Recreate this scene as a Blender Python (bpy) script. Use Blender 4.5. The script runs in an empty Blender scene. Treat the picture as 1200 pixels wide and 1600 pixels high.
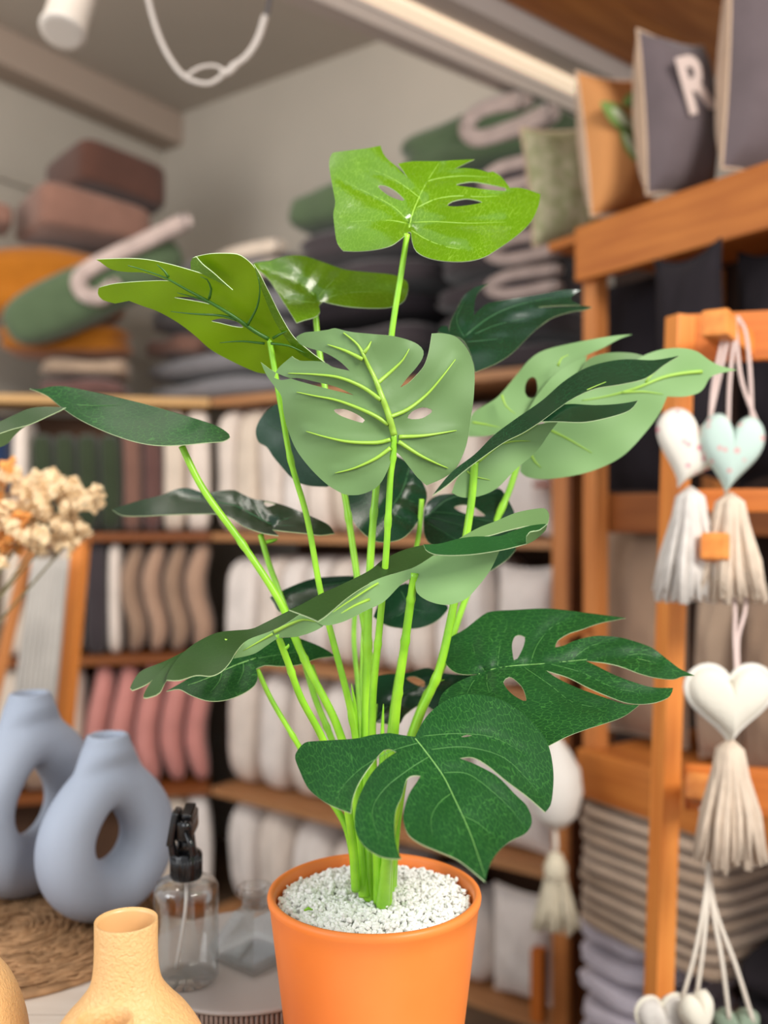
import bpy, bmesh, math, random
import numpy as np
from mathutils import Vector, Matrix, noise
from mathutils.geometry import delaunay_2d_cdt

# ------------------------------------------------------------------ camera, light, exposure
SC = bpy.context.scene
COL = SC.collection
CAMZ, F, HX, HY = 1.25, 1500.0, 600.0, 800.0
cam_d = bpy.data.cameras.new('camera'); cam = bpy.data.objects.new('camera', cam_d); COL.objects.link(cam)
cam.location = (0, 0, CAMZ); cam.rotation_euler = (math.pi/2, 0, 0)
cam_d.sensor_fit = 'VERTICAL'; cam_d.sensor_height = 36.0; cam_d.lens = 36.0*F/1600.0
cam_d.clip_start = 0.02; cam_d.clip_end = 60
cam_d.dof.use_dof = True; cam_d.dof.focus_distance = 0.685; cam_d.dof.aperture_fstop = 3.3
SC.camera = cam
SC.view_settings.view_transform = 'Standard'; SC.view_settings.look = 'None'
SC.view_settings.exposure = 0.0; SC.view_settings.gamma = 1.0
SC.view_settings.use_curve_mapping = False
SC.cycles.max_bounces = 10; SC.cycles.transparent_max_bounces = 12; SC.cycles.transmission_bounces = 10
SC.cycles.use_denoising = True
SC.cycles.caustics_refractive = False; SC.cycles.caustics_reflective = False

wd = bpy.data.worlds.new('daylight'); SC.world = wd; wd.use_nodes = True
wd.node_tree.nodes['Background'].inputs[0].default_value = (0.93, 0.96, 1.0, 1)
wd.node_tree.nodes['Background'].inputs[1].default_value = 0.95

def area_light(name, loc, target, size, power, col=(1, 1, 1), sy=None):
    d = bpy.data.lights.new(name, 'AREA'); o = bpy.data.objects.new(name, d); COL.objects.link(o)
    d.energy = power; d.color = col; d.size = size
    if sy: d.shape = 'RECTANGLE'; d.size_y = sy
    o.location = loc
    o.rotation_euler = (Vector(target)-Vector(loc)).to_track_quat('-Z', 'Y').to_euler()
    return o
area_light('daylight_from_shop_door', (1.3, -0.7, 2.45), (0.0, 0.9, 1.15), 0.8, 68, (1.0, 0.965, 0.91))
area_light('window_daylight', (-1.9, -0.5, 1.9), (-0.1, 1.4, 1.0), 1.4, 28, (0.94, 0.97, 1.0))
area_light('overhead_fill', (0.0, 1.35, 2.78), (0.1, 2.3, 1.0), 1.6, 34, (1.0, 0.93, 0.84), 0.5)  # added fill without a fixture, brightens the shelves in the background
area_light('ceiling_fill', (-1.5, 1.7, 2.0), (-0.3, 3.2, 2.9), 0.5, 8, (1.0, 0.92, 0.82))  # added fill, no real lamp; lifts the ceiling and far corner

# ------------------------------------------------------------------ helpers
def W(px, py, Y):
    return Vector(((px-HX)/F*Y, Y, CAMZ-(py-HY)/F*Y))

def mat(name, col, rough=0.6, spec=0.5, noise_amt=0.0, nscale=20, bump=0.0, bscale=200, sheen=0.0, col2=None, metal=0.0, emit=0.0, stretch=None, trans=0.0, ior=1.45, detail=4, bdist=0.002):
    m = bpy.data.materials.new(name); m.use_nodes = True
    nt = m.node_tree; b = nt.nodes['Principled BSDF']
    b.inputs['Base Color'].default_value = (*col, 1); b.inputs['Roughness'].default_value = rough
    b.inputs['Specular IOR Level'].default_value = spec; b.inputs['Metallic'].default_value = metal
    if sheen: b.inputs['Sheen Weight'].default_value = sheen
    if trans: b.inputs['Transmission Weight'].default_value = trans; b.inputs['IOR'].default_value = ior
    if emit: b.inputs['Emission Color'].default_value = (*col, 1); b.inputs['Emission Strength'].default_value = emit
    tc = nt.nodes.new('ShaderNodeTexCoord'); mp = nt.nodes.new('ShaderNodeMapping')
    nt.links.new(tc.outputs['Object'], mp.inputs[0])
    if stretch: mp.inputs['Scale'].default_value = stretch
    if noise_amt or col2:
        n = nt.nodes.new('ShaderNodeTexNoise'); n.inputs['Scale'].default_value = nscale; n.inputs['Detail'].default_value = detail
        nt.links.new(mp.outputs[0], n.inputs['Vector'])
        r = nt.nodes.new('ShaderNodeValToRGB'); nt.links.new(n.outputs['Fac'], r.inputs[0])
        c2 = col2 if col2 else tuple(c*(1-noise_amt) for c in col)
        r.color_ramp.elements[0].position = 0.35; r.color_ramp.elements[1].position = 0.65
        r.color_ramp.elements[0].color = (*c2, 1); r.color_ramp.elements[1].color = (*col, 1)
        nt.links.new(r.outputs[0], b.inputs['Base Color'])
    if bump:
        n = nt.nodes.new('ShaderNodeTexNoise'); n.inputs['Scale'].default_value = bscale; n.inputs['Detail'].default_value = 3
        nt.links.new(mp.outputs[0], n.inputs['Vector'])
        bp = nt.nodes.new('ShaderNodeBump'); bp.inputs['Strength'].default_value = bump; bp.inputs['Distance'].default_value = bdist
        nt.links.new(n.outputs['Fac'], bp.inputs['Height']); nt.links.new(bp.outputs[0], b.inputs['Normal'])
    return m

def link(name, me, m, parent=None, loc=None, rot=None):
    o = bpy.data.objects.new(name, me); COL.objects.link(o)
    if m is not None:
        for x in (m if isinstance(m, (list, tuple)) else [m]): me.materials.append(x)
    if loc is not None: o.location = loc
    if rot is not None: o.rotation_euler = rot
    if parent is not None: o.parent = parent
    return o

def mesh(name, verts, faces, smooth=True, mi=None):
    me = bpy.data.meshes.new(name); me.from_pydata([tuple(v) for v in verts], [], faces)
    if smooth: me.polygons.foreach_set('use_smooth', [True]*len(faces))
    if mi is not None: me.polygons.foreach_set('material_index', mi)
    me.update(); return me

def tag(o, label=None, cat=None, group=None, kind=None):
    if label: o['label'] = label
    if cat: o['category'] = cat
    if group: o['group'] = group
    if kind: o['kind'] = kind
    return o

def thing(name, label, cat, loc=(0, 0, 0), rz=0.0, group=None):
    o = bpy.data.objects.new(name, None); COL.objects.link(o); o.empty_display_size = 0.02
    o.location = loc; o.rotation_euler = (0, 0, rz)
    return tag(o, label, cat, group)

class MB:
    """collects verts/faces of several solids for one mesh"""
    def __init__(s): s.v = []; s.f = []; s.mi = []
    def add(s, v, f, mi=0):
        o = len(s.v); s.v += [tuple(x) for x in v]; s.f += [tuple(i+o for i in q) for q in f]; s.mi += [mi]*len(f); return s
    def box(s, c, size, M=None, bev=0.0, mi=0):
        bm = bmesh.new(); bmesh.ops.create_cube(bm, size=1)
        bmesh.ops.scale(bm, vec=size, verts=bm.verts)
        if bev: bmesh.ops.bevel(bm, geom=list(bm.edges), offset=bev, segments=2, affect='EDGES', profile=0.7)
        if M is not None: bmesh.ops.transform(bm, matrix=M, verts=bm.verts)
        bmesh.ops.translate(bm, vec=c, verts=bm.verts)
        bm.verts.index_update()
        s.add([v.co for v in bm.verts], [[v.index for v in f.verts] for f in bm.faces], mi); bm.free(); return s
    def tube(s, pts, radii, n=8, closed_ends=True, mi=0, flat=1.0):
        pts = [Vector(p) for p in pts]; N = len(pts)
        if not hasattr(radii, '__len__'): radii = [radii]*N
        vs = []; up = None
        for i, p in enumerate(pts):
            t = (pts[min(i+1, N-1)]-pts[max(i-1, 0)])
            t = t.normalized() if t.length > 1e-9 else Vector((0, 0, 1))
            if up is None:
                up = Vector((0, 0, 1)) if abs(t.z) < 0.9 else Vector((0, 1, 0))
            a = t.cross(up)
            if a.length < 1e-6: a = t.cross(Vector((1, 0, 0)))
            a.normalize(); b = a.cross(t).normalized(); up = b
            for k in range(n):
                th = 2*math.pi*k/n
                vs.append(p+(a*math.cos(th)+b*math.sin(th)*flat)*radii[i])
        fs = [(i*n+k, i*n+(k+1) % n, (i+1)*n+(k+1) % n, (i+1)*n+k) for i in range(N-1) for k in range(n)]
        if closed_ends: fs += [tuple(range(n))[::-1], tuple((N-1)*n+k for k in range(n))]
        return s.add(vs, fs, mi)
    def lathe(s, prof, n=48, c=(0, 0, 0), mi=0, sx=1.0, sy=1.0, caps=True):
        vs = []; N = len(prof)
        for r, z in prof:
            for k in range(n):
                th = 2*math.pi*k/n; vs.append((c[0]+r*math.cos(th)*sx, c[1]+r*math.sin(th)*sy, c[2]+z))
        fs = [(i*n+k, i*n+(k+1) % n, (i+1)*n+(k+1) % n, (i+1)*n+k) for i in range(N-1) for k in range(n)]
        if caps and prof[0][0] > 1e-5: fs.append(tuple(range(n))[::-1])
        if caps and prof[-1][0] > 1e-5: fs.append(tuple((N-1)*n+k for k in range(n)))
        return s.add(vs, fs, mi)
    def build(s, name, m, parent=None, smooth=True, loc=None, rot=None, autosmooth=None):
        me = mesh(name, s.v, s.f, smooth, s.mi)
        bm = bmesh.new(); bm.from_mesh(me); bmesh.ops.remove_doubles(bm, verts=bm.verts, dist=1e-7); bmesh.ops.recalc_face_normals(bm, faces=bm.faces); bm.to_mesh(me); bm.free()
        if autosmooth:
            me.set_sharp_from_angle(angle=math.radians(autosmooth))
        return link(name, me, m, parent, loc, rot)

def catmull(pts, step, closed=False):
    """pts: list of (x, y, corner?) ; returns smooth polyline sampled about every step"""
    n = len(pts); out = []
    rng = range(n) if closed else range(n-1)
    for i in rng:
        p1 = pts[i]; p2 = pts[(i+1) % n]
        p0 = pts[i-1] if (closed or i > 0) else p1
        p3 = pts[(i+2) % n] if (closed or i+2 < n) else p2
        if p1[2]: p0 = p1
        if p2[2]: p3 = p2
        P0, P1, P2, P3 = [np.array(p[:2], float) for p in (p0, p1, p2, p3)]
        d = np.linalg.norm(P2-P1); k = max(1, int(round(d/step)))
        # centripetal-ish: limit tangents
        m1 = (P2-P0)*0.5; m2 = (P3-P1)*0.5
        for m_ in (m1, m2):
            L = np.linalg.norm(m_)
            if L > d*1.2 and L > 0: m_ *= d*1.2/L
        for j in range(k):
            t = j/k; t2 = t*t; t3 = t2*t
            out.append((2*t3-3*t2+1)*P1+(t3-2*t2+t)*m1+(-2*t3+3*t2)*P2+(t3-t2)*m2)
    if not closed: out.append(np.array(pts[-1][:2], float))
    return np.array(out)

def cat3(pts, k=6):
    pts = [Vector(p) for p in pts]; out = []
    for i in range(len(pts)-1):
        p0 = pts[max(i-1, 0)]; p1 = pts[i]; p2 = pts[i+1]; p3 = pts[min(i+2, len(pts)-1)]
        for j in range(k):
            t = j/k
            out.append(0.5*((2*p1)+(p2-p0)*t+(2*p0-5*p1+4*p2-p3)*t*t+(3*p1-p0-3*p2+p3)*t*t*t))
    out.append(pts[-1]); return out

def parse(s, z):
    """'(x,y)(x,y)!...' in a zoomed frame z=(x0,y0,scale) -> [(px,py,corner)]"""
    out = []
    for tok in s.replace('\n', '').replace(' ', '').split('(')[1:]:
        c = tok.endswith('!'); a, b = tok.rstrip('!').rstrip(')').split(',')
        out.append((z[0]+float(a)/z[2], z[1]+float(b)/z[2], c))
    return out

def inpoly(P, poly):
    x, y = P[:, 0], P[:, 1]; r = np.zeros(len(P), bool); n = len(poly); j = n-1
    for i in range(n):
        xi, yi = poly[i]; xj, yj = poly[j]
        c = ((yi > y) != (yj > y)) & (x < (xj-xi)*(y-yi)/(yj-yi+1e-12)+xi)
        r ^= c; j = i
    return r

def dseg(P, line):
    best = np.full(len(P), 1e9)
    for a, b in zip(line[:-1], line[1:]):
        ab = b-a; L = (ab**2).sum()+1e-12
        t = np.clip(((P-a)@ab)/L, 0, 1); q = a+t[:, None]*ab
        best = np.minimum(best, np.hypot(*(P-q).T))
    return best

# ------------------------------------------------------------------ leaf materials
def leaf_mat(name, base, vein, rough=0.35, spec=0.5, vs=330, width=0.055, transl=0.12, tcol=None, bump=0.08, var=0.8, vfac=0.75):
    m = bpy.data.materials.new(name); m.use_nodes = True; nt = m.node_tree; N = nt.nodes.new; L = nt.links.new
    b = nt.nodes['Principled BSDF']; out = nt.nodes['Material Output']
    uv = N('ShaderNodeUVMap'); uv.uv_map = 'UVMap'
    mp = N('ShaderNodeMapping'); mp.inputs['Scale'].default_value = (0.55, 1.6, 1); L(uv.outputs[0], mp.inputs[0])
    ns = N('ShaderNodeTexNoise'); ns.inputs['Scale'].default_value = 60; ns.inputs['Detail'].default_value = 2; L(mp.outputs[0], ns.inputs['Vector'])
    mx = N('ShaderNodeMix'); mx.data_type = 'VECTOR'; mx.inputs['Factor'].default_value = 0.004
    L(mp.outputs[0], mx.inputs[4]); L(ns.outputs['Color'], mx.inputs[5])
    vo = N('ShaderNodeTexVoronoi'); vo.feature = 'DISTANCE_TO_EDGE'; vo.inputs['Scale'].default_value = vs; L(mx.outputs[1], vo.inputs['Vector'])
    r = N('ShaderNodeMapRange'); r.inputs[1].default_value = 0; r.inputs[2].default_value = width; r.inputs[3].default_value = 1; r.inputs[4].default_value = 0
    L(vo.outputs['Distance'], r.inputs[0])
    n2 = N('ShaderNodeTexNoise'); n2.inputs['Scale'].default_value = 28; L(uv.outputs[0], n2.inputs['Vector'])
    r2 = N('ShaderNodeMapRange'); r2.inputs[1].default_value = 0.38; r2.inputs[2].default_value = 0.62; r2.inputs[3].default_value = 0.5; L(n2.outputs['Fac'], r2.inputs[0])
    mul = N('ShaderNodeMath'); mul.operation = 'MULTIPLY'; L(r.outputs[0], mul.inputs[0]); L(r2.outputs[0], mul.inputs[1])
    ml2 = N('ShaderNodeMath'); ml2.operation = 'MULTIPLY'; ml2.inputs[1].default_value = vfac; L(mul.outputs[0], ml2.inputs[0])
    cb = N('ShaderNodeMix'); cb.data_type = 'RGBA'
    cb.inputs[6].default_value = (*[c*var for c in base], 1); cb.inputs[7].default_value = (*base, 1)
    n3 = N('ShaderNodeTexNoise'); n3.inputs['Scale'].default_value = 14; L(uv.outputs[0], n3.inputs['Vector']); 
    r3 = N('ShaderNodeMapRange'); r3.inputs[1].default_value = 0.35; r3.inputs[2].default_value = 0.65; L(n3.outputs['Fac'], r3.inputs[0]); L(r3.outputs[0], cb.inputs[0])
    cc = N('ShaderNodeMix'); cc.data_type = 'RGBA'; cc.inputs[7].default_value = (*vein, 1)
    L(ml2.outputs[0], cc.inputs[0]); L(cb.outputs[2], cc.inputs[6]); L(cc.outputs[2], b.inputs['Base Color'])
    b.inputs['Roughness'].default_value = rough; b.inputs['Specular IOR Level'].default_value = spec
    bp = N('ShaderNodeBump'); bp.inputs['Strength'].default_value = bump; bp.inputs['Distance'].default_value = 0.0006
    L(r.outputs[0], bp.inputs['Height']); bp.invert = True; L(bp.outputs[0], b.inputs['Normal'])
    if transl:
        t = N('ShaderNodeBsdfTranslucent'); t.inputs[0].default_value = (*(tcol or base), 1)
        ms = N('ShaderNodeMixShader'); ms.inputs[0].default_value = transl
        L(b.outputs[0], ms.inputs[1]); L(t.outputs[0], ms.inputs[2]); L(ms.outputs[0], out.inputs[0])
    return m
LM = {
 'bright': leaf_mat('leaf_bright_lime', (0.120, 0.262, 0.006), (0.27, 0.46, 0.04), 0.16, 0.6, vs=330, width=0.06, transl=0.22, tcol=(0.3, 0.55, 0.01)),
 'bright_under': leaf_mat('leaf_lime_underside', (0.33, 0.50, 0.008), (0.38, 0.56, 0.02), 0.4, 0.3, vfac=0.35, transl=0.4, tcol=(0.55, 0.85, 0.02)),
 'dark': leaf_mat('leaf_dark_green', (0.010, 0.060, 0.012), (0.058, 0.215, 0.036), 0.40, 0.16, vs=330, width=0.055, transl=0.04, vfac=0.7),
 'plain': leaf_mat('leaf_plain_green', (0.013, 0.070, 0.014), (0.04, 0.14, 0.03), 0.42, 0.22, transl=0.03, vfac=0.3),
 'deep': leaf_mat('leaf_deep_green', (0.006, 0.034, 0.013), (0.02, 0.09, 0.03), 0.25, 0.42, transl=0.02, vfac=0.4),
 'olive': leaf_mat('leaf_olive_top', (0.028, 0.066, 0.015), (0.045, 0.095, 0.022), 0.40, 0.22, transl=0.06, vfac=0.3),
 'pale': leaf_mat('leaf_pale_underside', (0.245, 0.42, 0.155), (0.26, 0.45, 0.17), 0.5, 0.3, vfac=0.15, transl=0.18, tcol=(0.3, 0.55, 0.12), var=0.9, bump=0.05),
 'sage': leaf_mat('leaf_sage_underside', (0.160, 0.275, 0.098), (0.17, 0.30, 0.11), 0.5, 0.3, vfac=0.15, transl=0.15, tcol=(0.25, 0.45, 0.08), var=0.85, bump=0.05),
}
RIM = mat('leaf_cut_edge', (0.50, 0.62, 0.34), 0.5)
VEIN_LT = mat('vein_yellow_green', (0.30, 0.50, 0.05), 0.4)
VEIN_PALE = mat('vein_pale', (0.20, 0.42, 0.10), 0.4)
VEIN_SOFT = mat('vein_soft_green', (0.07, 0.22, 0.04), 0.45)
VEIN_DEEP = mat('vein_deep_green', (0.02, 0.10, 0.025), 0.45)
VEIN_DK = mat('vein_dark_green', (0.035, 0.13, 0.008), 0.4)
STEM = mat('stem_lime_green', (0.33, 0.68, 0.03), 0.32, 0.5, col2=(0.22, 0.52, 0.02), nscale=45)

PLANT = thing('potted_plant', 'artificial split-leaf monstera with lime stems in round orange terracotta pot', 'plant', (-0.0075, 0.75, CAMZ-0.44))
PLANT_INV = Matrix.Translation(-Vector(PLANT.location))

def make_leaf(name, z, patches, veins=(), base=None, ang=None, label=None, vr=0.0011, vmat=None, groove=0.0, wob=0.0018):
    """patches: list of dict(o=outline, h=[holes], d=depth function params, t=top key, u=under key)"""
    rng = random.Random(hash(name) & 0xff)
    V = []; Fc = []; MI = []; UV = []
    mats = []; 
    def mi(k):
        m_ = RIM if k == 'rim' else LM[k]
        if m_ not in mats: mats.append(m_)
        return mats.index(m_)
    b0 = parse(base, z)[0] if base else parse(patches[0]['o'], z)[0]
    vls = [catmull(parse(v, z), 8) for v in veins]
    if ang is None:
        if vls: a_ = vls[0]; ang = math.atan2(a_[-1][1]-a_[0][1], a_[-1][0]-a_[0][0])
        else: ang = 0
    ca, sa = math.cos(ang), math.sin(ang)
    for p in patches:
        cx, cy, Y0, gx, gy = p['d'][:5]; q = list(p['d'][5:])+[0, 0, 0]
        kx, ky, kk = q[:3]
        def depth(P, cr=True):
            u = (P[:, 0]-cx)/100; v = (P[:, 1]-cy)/100
            Y = Y0+gx*u+gy*v+kx*u*u+ky*v*v+kk*u*v
            Y = Y+wob*(np.sin(P[:, 0]/23.0+cx)*np.cos(P[:, 1]/19.0+cy))
            if cr and groove:
                for l in vls[:12]:
                    Y = Y+groove*np.exp(-(dseg(P, l)/7.0)**2)
            return Y
        p['depth'] = depth
        out = catmull(parse(p['o'], z), 6, True)
        holes = [catmull(parse(h, z), 5, True) for h in p.get('h', [])]
        pts = [out]; edges = []; k = 0
        for ring in [out]+holes:
            n = len(ring); edges += [(k+i, k+(i+1) % n) for i in range(n)]; k += n
        allr = np.vstack([out]+holes)
        x0, y0 = out.min(0); x1, y1 = out.max(0)
        sp = 8.0 if (x1-x0)*(y1-y0) > 8000 else 6.0
        gxs, gys = np.meshgrid(np.arange(x0, x1, sp), np.arange(y0, y1, sp))
        gxs = gxs+(np.arange(gxs.shape[0]) % 2)[:, None]*sp/2
        G = np.stack([gxs.ravel(), gys.ravel()], 1)
        ok = inpoly(G, out)
        for h in holes: ok &= ~inpoly(G, h)
        G = G[ok]
        if len(G):
            dmin = np.full(len(G), 1e9)
            for r_ in [out]+holes: dmin = np.minimum(dmin, dseg(G, np.vstack([r_, r_[:1]])))
            G = G[dmin > 3.0]
        A = np.vstack([allr, G]) if len(G) else allr
        res = delaunay_2d_cdt([Vector(a) for a in A], edges, [], 0, 1e-4)
        P2 = np.array([tuple(v) for v in res[0]]); T = [t for t in res[2] if len(t) == 3]
        C_ = np.array([P2[list(t)].mean(0) for t in T])
        keep = inpoly(C_, out)
        for h in holes: keep &= ~inpoly(C_, h)
        T = [t for t, k_ in zip(T, keep) if k_]
        # orient towards the camera
        Y = depth(P2)
        pos = np.stack([(P2[:, 0]-HX)/F*Y, Y, CAMZ-(P2[:, 1]-HY)/F*Y], 1)
        T2 = []
        for t in T:
            a, b, c = pos[t[0]], pos[t[1]], pos[t[2]]
            nn = np.cross(b-a, c-a); mid = (a+b+c)/3-np.array([0, 0, CAMZ])
            T2.append(t if nn@mid < 0 else (t[0], t[2], t[1]))
        T = T2
        nrm = np.zeros_like(pos)
        for t in T:
            nn = np.cross(pos[t[1]]-pos[t[0]], pos[t[2]]-pos[t[0]]); nrm[list(t)] += nn
        nrm /= (np.linalg.norm(nrm, axis=1)[:, None]+1e-12)
        th = p.get('th', 0.0007); back = pos-nrm*th
        cnt = {}
        for t in T:
            for a, b in ((t[0], t[1]), (t[1], t[2]), (t[2], t[0])): cnt[(a, b)] = 1
        bd = [(a, b) for (a, b) in cnt if (b, a) not in cnt]
        o = len(V); n = len(pos)
        V += [tuple(x) for x in pos]+[tuple(x) for x in back]
        rel = (P2-np.array(b0[:2]))*(Y0/F)
        uvs = np.stack([rel[:, 0]*ca+rel[:, 1]*sa, -rel[:, 0]*sa+rel[:, 1]*ca], 1)+0.5
        UV += [tuple(x) for x in uvs]*2
        tk, uk = mi(p['t']), mi(p['u']); rk = mi('rim')
        for t in T: Fc.append(tuple(i+o for i in t)); MI.append(tk)
        for t in T: Fc.append(tuple(i+o+n for i in t[::-1])); MI.append(uk)
        for a, b in bd: Fc.append((b+o, a+o, a+o+n, b+o+n)); MI.append(rk)
    me = mesh(name, V, Fc, True, MI)
    uvl = me.uv_layers.new(name='UVMap'); li = np.empty(len(me.loops), int); me.loops.foreach_get('vertex_index', li)
    uvl.data.foreach_set('uv', np.array(UV)[li].ravel())
    # sharp edges along the rim
    me.set_sharp_from_angle(angle=math.radians(50))
    lf = link(name, me, mats, PLANT); lf.matrix_parent_inverse = PLANT_INV
    if label: lf['label'] = label
    # veins
    for i, l in enumerate(vls):
        p = None
        mid = l[len(l)//2][None, :]
        for q_ in patches:
            if inpoly(mid, catmull(parse(q_['o'], z), 6, True))[0]: p = q_
        if p is None: continue
        Yv = p['depth'](l)
        r0 = vr*(1.5 if i == 0 else 1.0); n = len(l)
        off = 0.0003
        pts = [W(a[0], a[1], y-off) for a, y in zip(l, Yv)]
        rad = [r0*(1-0.8*(j/(n-1))**1.3) for j in range(n)]
        vm = vmat or (VEIN_DEEP if patches[0]['t'] == 'deep' else VEIN_SOFT)
        if i == 0 and patches[0]['t'] == 'dark' and vr < 0.0008: vm = VEIN_PALE
        MB().tube(pts, rad, 6, flat=1.0).build('midrib' if i == 0 else 'side_vein', vm, lf)
    return lf
# ------------------------------------------------------------------ the room shell
def struct(o): o['kind'] = 'structure'; return o
PLASTER = mat('wall_plaster', (0.43, 0.39, 0.335), 0.9, 0.1, col2=(0.39, 0.355, 0.305), nscale=1.5, bump=0.05, bscale=60)
CEIL = mat('ceiling_paint', (0.46, 0.41, 0.355), 0.9, 0.1, noise_amt=0.06, nscale=2)
BROWN = mat('cornice_shaded', (0.34, 0.27, 0.22), 0.8, 0.2)  # darker brown has the soffit's shadow put into the colour
FLOORM = mat('floor_boards', (0.16, 0.10, 0.06), 0.6, 0.3, noise_amt=0.3, nscale=6)
def wood(name, c1, c2, sc=(1, 1, 1), ns=6, rough=0.5):
    return mat(name, c1, rough, 0.35, col2=c2, nscale=ns, stretch=sc, detail=5)
PINE = wood('pine_orange', (0.56, 0.19, 0.036), (0.42, 0.125, 0.022), (1, 12, 12), 5)
PINE_V = wood('pine_orange_upright', (0.62, 0.24, 0.07), (0.50, 0.17, 0.042), (14, 14, 1), 5)
PINE_L = wood('pine_light', (0.66, 0.40, 0.16), (0.58, 0.33, 0.12), (1, 12, 12), 5)
PINE_D = wood('pine_brown', (0.27, 0.085, 0.018), (0.20, 0.055, 0.010), (1, 12, 12), 5)
RACK = wood('rack_timber', (0.80, 0.29, 0.06), (0.68, 0.21, 0.038), (14, 14, 1), 6)
RACK_H = wood('rack_timber_rail', (0.66, 0.20, 0.035), (0.52, 0.14, 0.024), (1, 14, 14), 6)
WOODCEIL = wood('wood_ceiling_boards', (0.50, 0.19, 0.045), (0.34, 0.11, 0.022), (1.0, 10, 10), 4)
BEAMW = mat('beam_paint', (0.50, 0.44, 0.40), 0.7, 0.2)

C0 = Vector((-0.894, 3.887)); TA = Vector((0.94, -0.70)).normalized(); TL = Vector((-0.406, -0.637)).normalized()
def wall(name, p, q, z0, z1, m, th=0.08):
    p, q = Vector(p), Vector(q); d = (q-p); L = d.length; t = d/L; n = Vector((-t.y, t.x))
    if n.dot(p) < 0: n = -n
    c = (p+q)/2+n*th/2
    mb = MB().box((0, 0, 0), (L, th, z1-z0), None)
    o = mb.build(name, m, smooth=False, loc=(c.x, c.y, (z0+z1)/2), rot=(0, 0, math.atan2(t.y, t.x)))
    return struct(o)
CZ = CAMZ+1.586
wall('wall_back', C0, C0+TA*3.6, 0, CZ, PLASTER)
wall('wall_left', C0+TL*2.6, C0, 0, CZ, PLASTER)
fl = MB().box((0.2, 1.9, -0.03), (6.5, 6.5, 0.06)).build('floor', FLOORM, smooth=False); struct(fl)
ce = MB().box((-0.2, 3.0, CZ+0.03), (5.6, 3.4, 0.06)).build('ceiling', CEIL, smooth=False); struct(ce)
# cornice along the left wall and a short return
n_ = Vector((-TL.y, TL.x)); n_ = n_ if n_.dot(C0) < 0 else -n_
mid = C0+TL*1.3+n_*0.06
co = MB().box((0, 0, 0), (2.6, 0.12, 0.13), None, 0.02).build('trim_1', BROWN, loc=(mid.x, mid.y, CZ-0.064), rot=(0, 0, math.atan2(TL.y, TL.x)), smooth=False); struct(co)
mid = C0+TL*1.3+n_*0.012
struct(MB().box((0, 0, 0), (2.6, 0.02, 0.015), None, 0.004).build('trim_2', PLASTER, loc=(mid.x, mid.y, CAMZ+1.13), rot=(0, 0, math.atan2(TL.y, TL.x)), smooth=False))

# painted beam with a recessed light strip, wooden deck of boards above the right bay
pa = Vector((0.61, 2.62)); pb = Vector((-0.13, 1.98)); tb = (pb-pa).normalized(); zb = CAMZ+1.10
nb = Vector((-tb.y, tb.x)); nb = nb if nb.x > 0 else -nb      # to the right / camera side
bl = (pb-pa).length+0.5; bc = pa+tb*(bl/2-0.05)
BEAM = thing('ceiling_beam', 'pale painted ceiling beam with a recessed light strip, top centre', 'beam', (bc.x, bc.y, zb), math.atan2(tb.y, tb.x))
sg = 1 if (Matrix.Rotation(math.atan2(tb.y, tb.x), 2)@Vector((0, 1))).dot(nb) > 0 else -1
MB().box((0, sg*0.045, 0.06), (bl, 0.13, 0.10), None, 0.004).build('beam_body', BEAMW, BEAM, smooth=False)
MB().box((0, -sg*0.035, 0.03), (bl, 0.05, 0.14), None, 0.004).build('side_lip', BEAMW, BEAM, smooth=False)
MB().box((0, sg*0.020, 0.004), (bl*0.985, 0.045, 0.012), None, 0.003).build('light_strip', mat('warm_light_strip', (1.0, 0.80, 0.58), 0.5, emit=0.7), BEAM, smooth=False)
MB().box((0, -sg*0.008, 0.0), (bl, 0.012, 0.02), None, 0.002).build('lip_trim', mat('beam_trim_white', (0.62, 0.56, 0.52), 0.5), BEAM, smooth=False)
# deck: individual boards parallel to the beam
rgd = random.Random(3)
DECK = thing('wooden_ceiling_deck', 'orange-brown knotty board ceiling above the cushions, upper right', 'ceiling panel', (bc.x, bc.y, zb+0.02), math.atan2(tb.y, tb.x))
for i in range(9):
    w_ = 0.16
    o = MB().box((0, sg*(0.115+w_*(i+0.5)), 0.05+rgd.uniform(-0.001, 0.001)), (bl*1.25, w_-0.004, 0.022), None, 0.003).build('plank', WOODCEIL, DECK, smooth=False)
kn = mat('wood_knot', (0.09, 0.02, 0.006), 0.6)
for x_, y_ in ((-0.12, 0.3), (-0.2, 0.28)):
    MB().lathe([(0, -0.0005), (0.012, 0), (0.012, 0.001), (0, 0.0012)], 20, (x_, sg*y_, 0.0385), sx=1.5).build('wood_knot', kn, DECK)

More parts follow.
